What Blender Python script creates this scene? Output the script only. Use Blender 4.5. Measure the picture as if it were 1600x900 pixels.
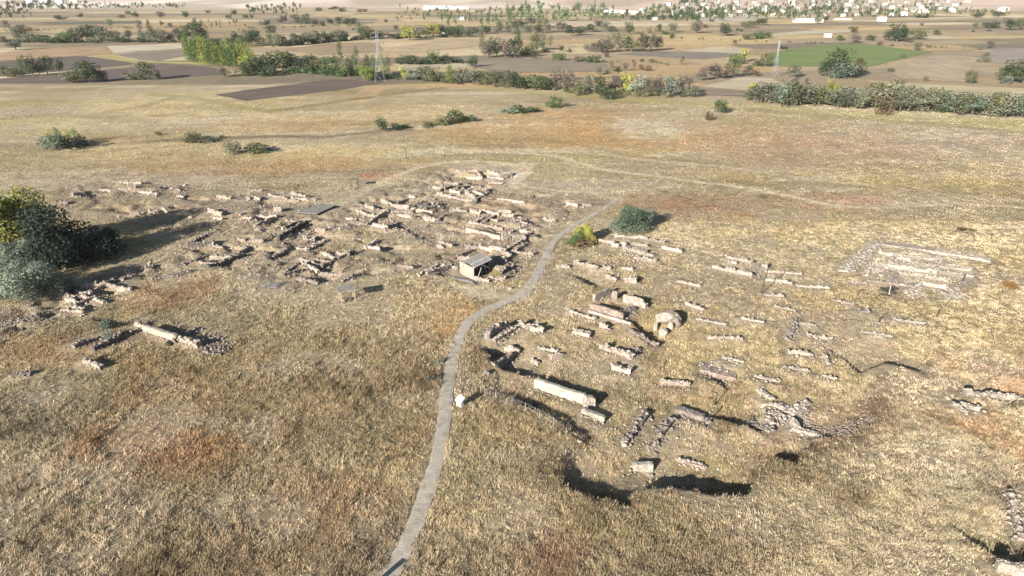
import bpy, math, random
import numpy as np
from mathutils import Vector

for o in list(bpy.data.objects):
    bpy.data.objects.remove(o, do_unlink=True)
SC = bpy.context.scene
COL = SC.collection
R = math.radians

# ------------------------------------------------------------------ camera
CAM_H, PITCH, FPX = 45.0, R(24.0), 1600 * 24.0 / 36.0
cam_d = bpy.data.cameras.new('camera')
cam_d.lens, cam_d.sensor_width = 24.0, 36.0
cam_d.clip_start, cam_d.clip_end = 0.5, 30000.0
cam = bpy.data.objects.new('camera', cam_d)
cam.location = (0, 0, CAM_H)
cam.rotation_euler = (R(90) - PITCH, 0, 0)
COL.objects.link(cam)
SC.camera = cam

# ------------------------------------------------------------------ light
SUN_EL = R(20.5)
SHADE = Vector((0.60, 0.80, 0)).normalized()          # the way shadows fall
world = bpy.data.worlds.new('World')
SC.world = world
world.use_nodes = True
wn = world.node_tree
bg = wn.nodes['Background']
sky = wn.nodes.new('ShaderNodeTexSky')
sky.sky_type = 'NISHITA'
sky.sun_disc = False
sky.sun_elevation = SUN_EL
sky.sun_rotation = math.atan2(-SHADE.x, -SHADE.y)
sky.altitude = 900
sky.air_density, sky.dust_density, sky.ozone_density = 1.0, 0.8, 1.0
wn.links.new(sky.outputs[0], bg.inputs[0])
bg.inputs[1].default_value = 0.052
sun_d = bpy.data.lights.new('sun', 'SUN')
sun_d.energy, sun_d.angle, sun_d.color = 5.0, R(0.53), (1.0, 0.95, 0.88)
sun = bpy.data.objects.new('sun', sun_d)
ldir = Vector((SHADE.x * math.cos(SUN_EL), SHADE.y * math.cos(SUN_EL), -math.sin(SUN_EL)))
sun.rotation_euler = ldir.to_track_quat('-Z', 'Y').to_euler()
sun.location = (-60, -60, 120)
COL.objects.link(sun)
vs = SC.view_settings
vs.view_transform, vs.look, vs.gamma, vs.use_curve_mapping = 'Standard', 'None', 1.0, False
vs.exposure = 1.38
SC.cycles.max_bounces = 5
SC.cycles.diffuse_bounces = 3
SC.cycles.volume_bounces = 0

# ------------------------------------------------------------------ numeric helpers
def lin(c):
    c = np.asarray(c, float) / 255.0
    return np.where(c <= .04045, c / 12.92, ((c + .055) / 1.055) ** 2.4)

def hash2(ix, iy, seed):
    n = (ix.astype(np.int64) * 374761393 + iy.astype(np.int64) * 668265263 + seed * 974711) & 0x7fffffff
    n = ((n ^ (n >> 13)) * 1274126177) & 0x7fffffff
    n = n ^ (n >> 16)
    return (n & 0xffff) / 65535.0

def vnoise(x, y, s, seed=0):
    x = np.asarray(x, float) / s; y = np.asarray(y, float) / s
    ix, iy = np.floor(x), np.floor(y)
    fx, fy = x - ix, y - iy
    fx = fx * fx * fx * (fx * (fx * 6 - 15) + 10); fy = fy * fy * fy * (fy * (fy * 6 - 15) + 10)
    a, b = hash2(ix, iy, seed), hash2(ix + 1, iy, seed)
    c, d = hash2(ix, iy + 1, seed), hash2(ix + 1, iy + 1, seed)
    return (a * (1 - fx) + b * fx) * (1 - fy) + (c * (1 - fx) + d * fx) * fy

def fbm(x, y, s, octv=4, seed=0, gain=.5):
    t = 0; a = 1; n = 0
    for k in range(octv):
        t = t + a * vnoise(x + 17.3 * k, y - 9.1 * k, s / 2 ** k, seed + 31 * k); n += a; a *= gain
    return t / n                                       # 0..1, mean .5

def sstep(a, b, x):
    t = np.clip((x - a) / (b - a), 0, 1)
    return t * t * (3 - 2 * t)

SP, CP = math.sin(PITCH), math.cos(PITCH)
def ray(u, v):
    a, b = (u - 800) / FPX, (v - 450) / FPX
    return a, CP - b * SP, -SP - b * CP

def G0(u, v):                                          # survey point of the photograph on level ground
    dx, dy, dz = ray(u, v)
    t = CAM_H / -dz
    return dx * t, dy * t

def poly0(pts):
    return [G0(*p) for p in pts]

def dist_poly(x, y, pts, closed=False):
    """distance to a polyline, signed side (+ left of travel), arc position and length"""
    P = list(pts) + ([pts[0]] if closed else [])
    best = np.full(x.shape, 1e9); side = np.zeros(x.shape); arc = np.zeros(x.shape); acc = 0.0
    for (x0, y0), (x1, y1) in zip(P[:-1], P[1:]):
        ex, ey = x1 - x0, y1 - y0
        L = math.hypot(ex, ey) + 1e-9
        t = np.clip(((x - x0) * ex + (y - y0) * ey) / (L * L), 0, 1)
        d = np.hypot(x - x0 - t * ex, y - y0 - t * ey)
        m = d < best
        best = np.where(m, d, best)
        side = np.where(m, (ex * (y - y0) - ey * (x - x0)), side)
        arc = np.where(m, acc + t * L, arc)
        acc += L
    return best, side, arc, acc

def inside(x, y, pts):
    c = np.zeros(x.shape, bool)
    n = len(pts)
    for i in range(n):
        x0, y0 = pts[i]; x1, y1 = pts[(i + 1) % n]
        k = ((y0 > y) != (y1 > y)) & (x < (x1 - x0) * (y - y0) / ((y1 - y0) + 1e-12) + x0)
        c ^= k
    return c

# ------------------------------------------------------------------ plan of the ruins
# walls: u0, v0, u1, v1 of the foot facing us, height, thickness, finish
WALLS = [
 # left field of ruins
 (116,306,127,306,.6,.9,'w'), (156,298,180,297,.45,.8,'g'), (182,297,211,294,.5,.9,'g'), (188,286,205,287,.35,.6,'p'), (209,288,220,288,.5,.6,'w'),
 (217,301,243,305,.45,.6,'p'), (267,296,280,299,.45,.6,'p'), (276,308,286,309,.35,.6,'p'), (204,337,217,337,.7,.7,'p'), (233,334,247,334,.9,.6,'p'),
 (252,331,263,334,.9,.6,'p'), (87,318,105,319,.7,.8,'g'), (326,332,345,338,.8,.7,'p'), (334,342,345,344,.35,.6,'p'), (339,310,359,311,.7,.7,'p'),
 (372,312,385,312,.9,.7,'d'), (386,313,391,313,.8,.6,'p'), (391,310,405,313,.5,.6,'p'), (390,299,408,299,.5,.6,'p'), (420,306,432,310,.45,.6,'p'), (433,310,448,314,.45,.6,'p'),
 (455,304,476,309,.7,.6,'w'), (457,310,479,313,.5,.6,'w'), (481,312,493,312,.5,.7,'p'), (409,326,425,326,.6,.6,'p'), (428,330,438,332,.8,.7,'w'), (405,339,430,341,.5,.6,'p'),
 (370,336,379,336,.45,.6,'p'), (380,342,392,343,.4,.6,'p'), (448,347,473,348,.6,.8,'p'), (443,359,458,359,.6,.8,'p'), (440,372,478,349,.7,.7,'d'), (398,361,406,361,.5,.7,'p'),
 (476,376,491,378,1.1,1.0,'w'), (493,361,507,362,.7,.7,'p'), (371,376,383,377,.4,.6,'p'), (298,383,316,385,.4,.7,'p'), (297,388,332,382,.7,.7,'d'), (332,386,347,388,.6,.7,'p'),
 (330,406,360,406,.9,.8,'w'), (330,417,383,401,.7,.7,'d'), (312,413,334,414,.4,.6,'p'), (292,414,325,401,.4,.5,'g'), (219,425,239,418,.45,.8,'p'), (391,379,410,378,.35,.6,'p'),
 (240,437,270,431,.25,.5,'g'), (272,431,296,426,.25,.5,'g'),
 # middle field of ruins, left half
 (514,357,531,361,.6,1.2,'g'), (532,361,553,354,.7,1.2,'g'), (542,343,571,347,.5,.6,'p'), (583,354,604,359,.7,.7,'p'), (551,373,563,376,.3,.5,'p'), (574,388,592,391,.5,.6,'p'),
 (504,399,525,407,.8,.7,'w'), (527,398,543,400,.6,.6,'w'), (508,419,553,397,.8,.7,'d'), (487,409,513,411,.6,.6,'g'), (470,414,494,429,.8,.7,'p'), (494,430,530,429,.5,.7,'p'), (469,408,490,413,.35,.6,'p'),
 (464,390,481,392,.6,.8,'p'), (431,405,451,396,.6,.8,'d'), (446,431,470,425,.6,.8,'d'), (460,436,494,444,.35,.5,'g'), (623,418,644,420,.5,.6,'p'), (538,440,556,432,.25,.5,'g'),
 (596,316,609,320,.7,.7,'p'), (611,323,640,327,1.15,.8,'p'), (641,328,673,333,.6,.7,'p'), (613,333,642,334,.45,.5,'w'), (623,338,641,339,.35,.5,'p'), (571,324,583,329,.7,.7,'p'), (584,328,605,333,.6,.7,'p'),
 (557,331,571,336,.45,.6,'w'), (570,336,596,341,.55,.6,'w'), (662,343,683,348,.9,.8,'p'), (683,348,697,338,.7,.6,'d'), (639,309,647,310,.5,.6,'p'),
 # middle field, right half
 (677,295,694,298,.7,.6,'p'), (664,309,679,312,.5,.6,'p'), (684,305,710,311,.7,.7,'p'), (710,311,741,316,.6,.7,'p'), (643,325,668,322,.7,1.0,'d'), (668,328,692,322,.8,1.0,'d'), (704,331,716,330,.7,.6,'w'), (715,331,728,332,.55,.6,'p'),
 (714,270,744,269,.6,.6,'p'), (730,280,752,280,.55,.6,'p'), (744,269,750,278,.5,.6,'p'), (762,271,778,273,.5,.6,'p'), (763,278,785,281,.7,.6,'p'), (765,287,784,288,.45,.6,'p'), (784,279,800,277,1.1,.9,'w'),
 (703,300,717,305,.7,.6,'p'), (727,304,739,310,1.0,.9,'w'), (737,301,753,306,.6,.6,'p'), (738,294,759,297,.5,.6,'p'), (697,287,715,289,.45,.5,'p'), (718,296,736,292,.6,.7,'d'), (690,300,706,294,.6,.7,'d'),
 (735,332,748,336,.8,.7,'w'), (750,333,776,338,.85,.7,'p'), (776,332,797,334,.8,.7,'p'), (779,337,801,339,.5,.6,'p'), (779,312,816,317,.4,.6,'p'), (763,344,776,347,.5,.6,'p'),
 (804,346,823,352,.4,.6,'p'), (815,343,829,345,.5,.7,'p'), (734,351,782,360,.6,.6,'p'), (728,365,781,374,1.0,.9,'p'), (800,375,822,377,1.3,.8,'w'), (786,374,797,374,1.1,.8,'w'), (811,362,833,365,.45,.6,'p'), (822,375,833,366,.8,.7,'d'),
 (850,344,866,346,.4,.6,'p'), (886,321,901,323,.55,.7,'p'), (911,322,923,322,.5,.7,'p'), (803,348,805,349,.3,.5,'g'),
 # around the roofed shelter
 (683,388,693,389,.5,.6,'p'), (688,381,705,386,.4,.6,'p'), (728,389,750,387,.8,.9,'g'), (751,389,787,394,.9,.8,'p'), (714,406,735,406,.9,.8,'p'), (686,417,713,420,.5,.6,'p'), (671,428,718,416,.5,.6,'g'),
 (775,406,788,411,.9,.7,'p'), (785,398,796,402,.7,.7,'p'), (803,396,831,399,.45,.6,'p'), (764,438,788,437,.7,.8,'p'), (742,438,762,441,.6,.7,'p'), (786,430,800,420,.9,.8,'d'), (764,421,786,423,.7,.7,'g'),
 # right of the path, beside the bushes
 (963,371,1008,373,.5,.8,'w'), (1009,376,1036,379,.4,.7,'w'), (936,378,958,381,.5,.7,'p'), (955,385,966,387,.8,.8,'w'), (968,384,978,386,.8,.7,'w'), (976,381,1009,385,.5,.8,'p'), (975,390,1005,396,.45,1.5,'w'),
 (999,397,1018,401,.6,.8,'w'), (996,406,1023,410,.7,.8,'w'), (1035,389,1063,395,.5,.8,'w'), (898,413,931,421,.7,.7,'p'), (943,420,953,423,.5,.6,'p'), (972,421,987,423,.35,.6,'p'), (977,442,993,443,.95,1.0,'p'), (946,434,961,438,.35,.6,'p'),
 (870,418,888,419,.3,.6,'w'),
 # two roomed plaster ruin and round it
 (921,485,973,501,1.35,.7,'p'), (919,488,985,508,.35,.5,'p'), (929,471,955,459,1.2,.6,'g'), (955,467,964,468,1.45,.7,'p'), (973,472,1004,479,1.45,.6,'p'), (996,478,1008,482,.8,.7,'p'), (968,496,991,486,.8,.9,'g'),
 (895,522,919,527,.7,1.4,'p'), (891,488,926,500,.2,.5,'p'), (936,512,949,514,.7,.7,'p'), (939,546,985,561,.8,.9,'p'), (986,561,999,549,1.0,.9,'g'), (985,519,1022,540,.4,.6,'g'), (1072,476,1096,485,.25,.5,'p'), (1110,530,1157,531,.35,.6,'p'),
 # sunken excavation
 (766,530,780,519,1.2,1.0,'g'), (780,520,795,511,1.3,1.0,'g'), (813,512,841,514,1.1,1.0,'w'), (829,518,847,520,.7,.7,'w'), (789,549,809,555,.8,.7,'p'), (843,546,869,551,.4,.6,'p'), (863,564,879,556,.6,.7,'p'), (828,568,840,572,.5,.7,'p'),
 (834,606,914,633,1.5,.9,'w'), (913,638,930,638,1.65,1.2,'w'), (908,646,944,661,.8,.8,'w'), (957,579,983,585,.8,.8,'p'), (1035,602,1075,604,.6,.7,'p'), (983,692,1013,652,.6,1.0,'g'), (1036,682,1054,657,.55,.9,'g'),
 (1057,645,1105,661,.55,1.2,'g'), (1014,707,1029,698,.45,.6,'g'), (989,737,1020,739,1.0,.9,'w'), (1097,581,1146,594,.22,2.6,'p'),
 (1190,638,1212,635,.3,.6,'w'), (1211,636,1242,650,.28,1.5,'w'), (1242,646,1266,634,.45,1.1,'w'), (1200,641,1209,663,.35,.6,'w'), (1233,661,1241,673,.7,.9,'w'), (1239,674,1281,684,.4,.9,'w'), (1166,664,1200,676,.45,1.2,'g'), (1182,613,1204,626,.4,.9,'w'),
 (1285,589,1304,595,.35,.5,'p'), (1059,722,1100,734,.3,.7,'p'),
 # open field on the right
 (1114,419,1134,424,.45,.7,'w'), (1135,424,1172,432,.65,.9,'w'), (1136,404,1171,411,.45,.8,'p'), (1138,411,1150,413,.45,.6,'w'), (1199,426,1249,429,.35,.6,'p'), (1193,419,1199,419,.6,.7,'w'), (1198,439,1235,444,.45,.7,'w'), (1249,448,1293,451,.4,.7,'w'),
 (1199,463,1223,464,.25,.5,'p'), (1251,509,1273,510,.45,.6,'p'), (1264,525,1298,532,.4,.6,'p'), (1234,553,1268,557,.5,.7,'w'), (1235,531,1250,503,.3,.8,'g'), (1290,556,1297,569,.4,.6,'w'), (1330,487,1358,489,.3,.6,'g'),
 (1513,618,1568,626,.8,.9,'w'), (1503,634,1528,643,.7,.8,'w'), (1487,634,1506,645,.4,.6,'w'), (1573,625,1606,627,.6,.8,'p'), (1560,895,1608,906,1.2,1.0,'w'), (1583,772,1590,800,.4,.6,'p'), (1589,804,1600,842,.4,.6,'p'),
 # rectangular foundation
 (1328,424,1352,402,.3,1.9,'w'), (1352,403,1377,381,.3,1.9,'w'), (1383,384,1460,395,.25,2.0,'g'), (1461,396,1541,409,.3,2.2,'w'), (1374,396,1393,401,.55,.8,'w'), (1400,401,1467,407,.55,.9,'w'), (1402,405,1421,408,.5,.7,'w'),
 (1366,415,1400,416,.5,.7,'w'), (1387,418,1458,428,.7,.9,'w'), (1357,431,1366,416,.4,.7,'w'), (1364,424,1381,426,.45,.7,'p'), (1405,429,1441,432,.45,.7,'w'), (1468,428,1500,431,.5,.8,'w'), (1447,435,1479,440,.5,.8,'w'), (1440,445,1476,452,.55,.8,'w'),
 (1334,443,1353,444,.3,.6,'p'), (1504,434,1520,436,.6,.9,'w'), (1505,422,1518,423,.5,.8,'w'), (1380,432,1392,426,.4,.8,'g'), (1465,455,1480,462,.5,1.0,'g'),
 (1388,418,1400,402,.3,.6,'w'), (1428,424,1440,406,.3,.6,'w'), (1456,428,1468,408,.35,.6,'w'), (1480,440,1497,431,.35,.6,'w'), (1392,441,1404,430,.3,.6,'g'), (1500,452,1520,436,.3,.7,'g'), (1420,458,1441,446,.3,.6,'w'), (1470,418,1512,424,.3,.7,'w'), (1360,440,1440,450,.2,.8,'g'),
 # faint traces of levelled walls
 (1060,441,1091,448,.13,.6,'p'), (1090,500,1131,508,.12,.6,'p'), (1160,499,1190,504,.13,.6,'w'), (1213,480,1241,486,.13,.5,'p'), (1302,470,1331,476,.12,.6,'w'), (1350,520,1391,527,.13,.6,'p'), (1400,500,1441,506,.12,.6,'w'), (1131,560,1160,567,.15,.6,'p'), (1180,590,1216,597,.15,.7,'p'), (1226,575,1262,581,.13,.6,'p'),
 # left terrace by the silvery shrubs and the trench ruin below it
 (88,463,107,465,.7,.7,'p'), (78,467,90,459,.4,.6,'g'), (137,451,164,446,1.0,.9,'p'), (127,454,138,456,.7,.7,'p'), (118,461,140,462,.6,.7,'p'), (111,468,120,469,.8,.8,'p'), (103,472,117,475,.5,.7,'p'), (129,469,159,474,.6,.7,'p'),
 (119,469,166,448,.4,.5,'g'), (166,448,201,454,.6,.7,'p'), (112,483,130,485,.5,.6,'p'), (99,488,128,490,.4,.7,'p'), (200,429,220,424,.45,.8,'p'), (180,440,205,434,.3,.5,'g'),
 (223,518,276,535,1.05,.8,'w'), (281,535,310,541,.75,.8,'w'), (151,548,188,531,.7,.9,'d'), (188,531,222,517,.8,.9,'d'), (120,544,156,529,.45,.8,'g'), (210,511,224,512,.6,.9,'p'), (130,568,154,577,.5,.8,'p'), (309,545,316,540,.8,1.0,'p'), (20,590,46,586,.3,.6,'g'),
 (0,508,28,503,.35,.7,'g'), (30,505,60,497,.4,.7,'g'),
]
WALL_PLAN = [(G0(w[0], w[1]), G0(w[2], w[3])) for w in WALLS]

# ------------------------------------------------------------------ terrain
PIT = poly0([(745, 612), (790, 624), (830, 640), (870, 662), (893, 684), (872, 706), (862, 735), (880, 757), (930, 778),
             (985, 794), (1000, 763), (1060, 761), (1115, 773), (1172, 774), (1195, 745), (1203, 720), (1250, 722), (1264, 702),
             (1322, 688), (1354, 662), (1374, 615), (1385, 560), (1345, 480), (1200, 440), (1000, 430), (880, 420), (850, 470),
             (800, 520), (757, 560)])
PIT_BOX = (min(p[0] for p in PIT) - 2, max(p[0] for p in PIT) + 2, min(p[1] for p in PIT) - 2, max(p[1] for p in PIT) + 2)
DEEP = [(1085, 762, 8, 1.7), (930, 780, 5, .5), (992, 778, 3.2, -.9), (1225, 712, 4, .5), (1580, 868, 4, .0)]
DROPS = [([(885, 428), (910, 440), (933, 450)], .7, 7), ([(1094, 581), (1120, 590), (1145, 600)], .75, 7),
         ([(1106, 636), (1125, 643), (1155, 650), (1180, 660), (1202, 663)], .8, 8),
         ([(748, 540), (770, 560), (785, 570), (820, 580), (856, 589)], 1.15, 9),
         ([(1173, 631), (1195, 635), (1218, 631)], .7, 6), ([(986, 500), (1000, 518), (1024, 539)], .65, 6),
         ([(1345, 576), (1385, 566), (1410, 570), (1450, 582)], .9, 12), ([(142, 498), (168, 507), (200, 508)], .8, 6),
         ([(560, 430), (590, 432)], .3, 4), ([(1555, 880), (1578, 866), (1604, 872)], .9, 6),
         ([(1585, 635), (1586, 628), (1604, 630)], .7, 8), ([(672, 428), (715, 436), (752, 446)], .35, 5),
         ([(445, 437), (470, 440), (495, 446)], .4, 4), ([(400, 448), (425, 452), (450, 441)], .35, 4)]
DROPS = [(poly0(p), d, f) for p, d, f in DROPS]
TRENCH = poly0([(140, 495), (205, 503), (300, 525), (360, 520), (372, 548), (300, 560), (225, 545), (150, 550)])

SITE = poly0([(75, 300), (190, 277), (330, 292), (450, 296), (520, 322), (690, 262), (826, 262), (815, 290), (952, 312), (880, 352), (845, 400),
              (815, 440), (740, 448), (660, 425), (560, 440), (440, 452), (330, 420), (230, 445), (110, 500), (0, 535), (0, 480), (140, 440),
              (290, 375), (190, 345), (100, 325)])
SITE_BOX = (min(p[0] for p in SITE), max(p[0] for p in SITE), min(p[1] for p in SITE), max(p[1] for p in SITE))

def H(x, y):
    x = np.atleast_1d(np.asarray(x, float)); y = np.atleast_1d(np.asarray(y, float))
    shp = x.shape; x = x.ravel(); y = y.ravel()
    near = 1 - sstep(170, 260, y)
    near = near * (1 - sstep(150, 200, np.abs(x)))
    z = near * ((fbm(x, y, 26, 3, 5) - .5) * 1.0 + (fbm(x, y, 2.2, 2, 9) - .5) * .16)
    m = (x > PIT_BOX[0]) & (x < PIT_BOX[1]) & (y > PIT_BOX[2]) & (y < PIT_BOX[3])
    if m.any():
        xm, ym = x[m], y[m]
        wob = (fbm(xm, ym, 1.6, 2, 77) - .5) * .5
        d, _, _, _ = dist_poly(xm, ym, PIT, True)
        ins = inside(xm, ym, PIT)
        dep = .95 + 0 * xm; steep = 0 * xm
        for u, v, r, a in DEEP:
            cx, cy = G0(u, v)
            q = np.exp(-((xm - cx) ** 2 + (ym - cy) ** 2) / (r * r)); dep += a * q; steep += q
        s = np.where(ins, sstep(0, 1, (d + wob) / (2.8 - 2.0 * np.clip(steep * 1.3, 0, 1))), 0)
        z[m] -= dep * s * (1 - sstep(64, 92, ym))
    m = (x > SITE_BOX[0]) & (x < SITE_BOX[1]) & (y > SITE_BOX[2]) & (y < SITE_BOX[3])
    if m.any():                                        # rooms dug out between the ruined walls
        xm, ym = x[m], y[m]
        ed = dist_poly(xm, ym, SITE, True)[0]
        s = inside(xm, ym, SITE) * sstep(0, 4, ed)
        z[m] -= s * (.6 * sstep(.50, .58, fbm(xm * .8 + ym * .25, ym, 6.5, 3, 88)) + .4 * sstep(.56, .62, fbm(xm, ym * .8 - xm * .2, 3.2, 3, 89)))
    for pts, dr, fall in DROPS:
        x0 = min(p[0] for p in pts) - fall; x1 = max(p[0] for p in pts) + fall
        y0 = min(p[1] for p in pts) - fall; y1 = max(p[1] for p in pts) + fall
        m = (x > x0) & (x < x1) & (y > y0) & (y < y1)
        if m.any():
            d, sd, arc, L = dist_poly(x[m], y[m], pts)
            d = d + (fbm(x[m], y[m], 1.1, 2, 71) - .5) * .5
            t = sstep(0, 1, np.minimum(arc, L - arc) / 1.6)
            far = np.where(sd > 0, sstep(0, .45, d) * (1 - sstep(fall * .25, fall, d)), 0)
            lip = np.where(sd <= 0, .25 * (1 - sstep(0, 2.5, d)), .25 * (1 - sstep(0, .4, d)))
            z[m] += dr * t * (lip - far)
    # soil banked up against the old walls
    mm = np.flatnonzero((y > 40) & (y < 180) & (np.abs(x) < 130))
    if len(mm) > 5000:
        xm, ym = x[mm], y[mm]; bank = np.zeros(len(mm))
        for p, q in WALL_PLAN:
            k = np.flatnonzero((xm > min(p[0], q[0]) - 2.5) & (xm < max(p[0], q[0]) + 2.5) & (ym > min(p[1], q[1]) - 2.5) & (ym < max(p[1], q[1]) + 2.5))
            if len(k): bank[k] = np.maximum(bank[k], np.exp(-(dist_poly(xm[k], ym[k], [p, q])[0] / .95) ** 2))
        z[mm] += .26 * bank
    # the hills beyond the plain, the town's slope on the right
    hill = sstep(1500, 5200, y) * (40 + 70 * fbm(x, y, 1500, 3, 3)) + sstep(1150, 2300, y) * sstep(150, 500, x) * 16 * (1 - sstep(1300, 2200, x))
    z = z + hill
    return z.reshape(shp)

def G(u, v):                                           # the same survey point on the modelled terrain
    dx, dy, dz = ray(u, v)
    t = CAM_H / -dz if dz < -1e-4 else 2500.0
    z = 0.0
    for _ in range(14):
        z = .5 * z + .5 * float(H(dx * t, dy * t)[0])
        if dz < -1e-4:
            t = min((z - CAM_H) / dz, 4200)
    return Vector((dx * t, dy * t, float(H(dx * t, dy * t)[0])))

def mpp(p):                                            # metres per photograph pixel at a point
    return (p.y * CP + (CAM_H - p.z) * SP) / FPX

# ------------------------------------------------------------------ object helpers
def mesh_obj(name, verts, faces, mat=None, parent=None, smooth=False, loc=None):
    me = bpy.data.meshes.new(name)
    if loc is not None:
        verts = [(v[0] - loc[0], v[1] - loc[1], v[2] - loc[2]) for v in verts]
    me.from_pydata([tuple(map(float, v)) for v in verts], [], [tuple(map(int, f)) for f in faces])
    me.update()
    if mat: me.materials.append(mat)
    if smooth:
        me.polygons.foreach_set('use_smooth', [True] * len(me.polygons))
    o = bpy.data.objects.new(name, me)
    COL.objects.link(o)
    if loc is not None: o.location = loc
    if parent: o.parent = parent
    return o

def fast_mesh(name, V, F, mat, attr=None, attr_name='col'):
    """V (n,3), F (m,k) arrays; attr (n,4) colours"""
    me = bpy.data.meshes.new(name)
    n, (m, k) = len(V), F.shape
    me.vertices.add(n); me.vertices.foreach_set('co', np.ascontiguousarray(V, np.float32).ravel())
    me.loops.add(m * k); me.loops.foreach_set('vertex_index', np.ascontiguousarray(F, np.int32).ravel())
    me.polygons.add(m); me.polygons.foreach_set('loop_start', np.arange(0, m * k, k, dtype=np.int32))
    me.polygons.foreach_set('loop_total', np.full(m, k, np.int32))
    if attr is not None:
        a = me.attributes.new(attr_name, 'FLOAT_COLOR', 'POINT')
        a.data.foreach_set('color', np.ascontiguousarray(attr, np.float32).ravel())
    me.update(calc_edges=True)
    if mat: me.materials.append(mat)
    return me

def empty(name, loc, rz=0.0):
    o = bpy.data.objects.new(name, None)
    o.location = loc; o.rotation_euler = (0, 0, rz); o.empty_display_size = .3
    COL.objects.link(o)
    return o

def tag(o, label=None, cat=None, group=None, kind=None):
    if label: o['label'] = label
    if cat: o['category'] = cat
    if group: o['group'] = group
    if kind: o['kind'] = kind
    return o

class MB:                                              # gathers boxes and bars into one mesh
    def __init__(s): s.v = []; s.f = []
    def add(s, v, f):
        n = len(s.v); s.v += [tuple(p) for p in v]; s.f += [tuple(i + n for i in q) for q in f]
    def box(s, x0, y0, z0, x1, y1, z1):
        s.add([(x0, y0, z0), (x1, y0, z0), (x1, y1, z0), (x0, y1, z0), (x0, y0, z1), (x1, y0, z1), (x1, y1, z1), (x0, y1, z1)],
              [(0, 3, 2, 1), (4, 5, 6, 7), (0, 1, 5, 4), (1, 2, 6, 5), (2, 3, 7, 6), (3, 0, 4, 7)])
    def bar(s, a, b, r, n=5, r2=None):
        a, b = Vector(a), Vector(b); d = (b - a).normalized()
        e = d.orthogonal().normalized(); g = d.cross(e); r2 = r if r2 is None else r2
        v = []
        for c, q in ((a, r), (b, r2)):
            for i in range(n):
                t = 2 * math.pi * i / n
                v.append(c + e * (q * math.cos(t)) + g * (q * math.sin(t)))
        s.add(v, [(i, (i + 1) % n, n + (i + 1) % n, n + i) for i in range(n)] + [tuple(range(n))[::-1], tuple(range(n, 2 * n))])
    def build(s, name, mat, parent=None): return mesh_obj(name, s.v, s.f, mat, parent)

# ------------------------------------------------------------------ materials
def new_mat(name):
    m = bpy.data.materials.new(name); m.use_nodes = True
    nt = m.node_tree; b = nt.nodes['Principled BSDF']
    b.inputs['Roughness'].default_value = .95
    b.inputs['Specular IOR Level'].default_value = .15
    return m, nt, b

def N(nt, t, **kw):
    n = nt.nodes.new(t)
    for k, v in kw.items():
        if hasattr(n, k): setattr(n, k, v)
        else: n.inputs[k].default_value = v
    return n

def ramp(nt, fac, stops):
    r = nt.nodes.new('ShaderNodeValToRGB')
    e = r.color_ramp.elements
    while len(e) > 1: e.remove(e[-1])
    for i, (p, c) in enumerate(stops):
        q = e[0] if i == 0 else e.new(p)
        q.position = p
        q.color = tuple(c) + (1,) if not np.isscalar(c) else (c, c, c, 1)
    nt.links.new(fac, r.inputs[0])
    return r.outputs[0]

def mul(nt, a, b, fac=1.0):
    m = nt.nodes.new('ShaderNodeMix'); m.data_type = 'RGBA'; m.blend_type = 'MULTIPLY'
    m.inputs[0].default_value = fac
    for s, i in ((a, 6), (b, 7)):
        if hasattr(s, 'is_linked') or hasattr(s, 'links'): nt.links.new(s, m.inputs[i])
        else: m.inputs[i].default_value = tuple(s) + (1,)
    return m.outputs[2]

def bump(nt, b, height, strength, dist):
    n = N(nt, 'ShaderNodeBump'); n.inputs['Strength'].default_value = strength; n.inputs['Distance'].default_value = dist
    nt.links.new(height, n.inputs['Height']); nt.links.new(n.outputs[0], b.inputs['Normal'])

def mat_masonry(name, col, scale=2.2, crack=.55, var=.35, bstr=.8):
    m, nt, b = new_mat(name)
    tc = N(nt, 'ShaderNodeTexCoord'); oi = N(nt, 'ShaderNodeObjectInfo')
    ns = N(nt, 'ShaderNodeTexNoise', Scale=1.3, Detail=6.0, Roughness=.7)
    nt.links.new(tc.outputs['Object'], ns.inputs['Vector'])
    vo = N(nt, 'ShaderNodeTexVoronoi', Scale=scale, Randomness=.9); vo.feature = 'DISTANCE_TO_EDGE'
    vc = N(nt, 'ShaderNodeTexVoronoi', Scale=scale, Randomness=.9)
    for q in (vo, vc): nt.links.new(tc.outputs['Object'], q.inputs['Vector'])
    c = ramp(nt, ns.outputs['Fac'], [(.25, [k * (1 - var) for k in col]), (.5, col), (.8, [min(k * (1 + var), .85) for k in col])])
    c = mul(nt, c, ramp(nt, vo.outputs['Distance'], [(0, crack), (.06, 1.0)]))
    hs = N(nt, 'ShaderNodeSeparateColor'); nt.links.new(vc.outputs['Color'], hs.inputs[0])
    c = mul(nt, c, ramp(nt, hs.outputs[0], [(0, .72), (1, 1.15)]))
    c = mul(nt, c, ramp(nt, oi.outputs['Random'], [(0, (.62, .60, .58)), (.5, (.95, .92, .90)), (1, (1.14, 1.11, 1.06))]))
    nt.links.new(c, b.inputs['Base Color'])
    bump(nt, b, vo.outputs['Distance'], bstr, .15)
    return m

def mat_plain(name, col, rough=.7, var=.2, scale=3.0, metal=0.0):
    m, nt, b = new_mat(name)
    tc = N(nt, 'ShaderNodeTexCoord')
    ns = N(nt, 'ShaderNodeTexNoise', Scale=scale, Detail=5.0, Roughness=.65)
    nt.links.new(tc.outputs['Object'], ns.inputs['Vector'])
    nt.links.new(ramp(nt, ns.outputs['Fac'], [(.25, [k * (1 - var) for k in col]), (.75, [k * (1 + var) for k in col])]), b.inputs['Base Color'])
    b.inputs['Roughness'].default_value = rough
    b.inputs['Metallic'].default_value = metal
    return m

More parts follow.
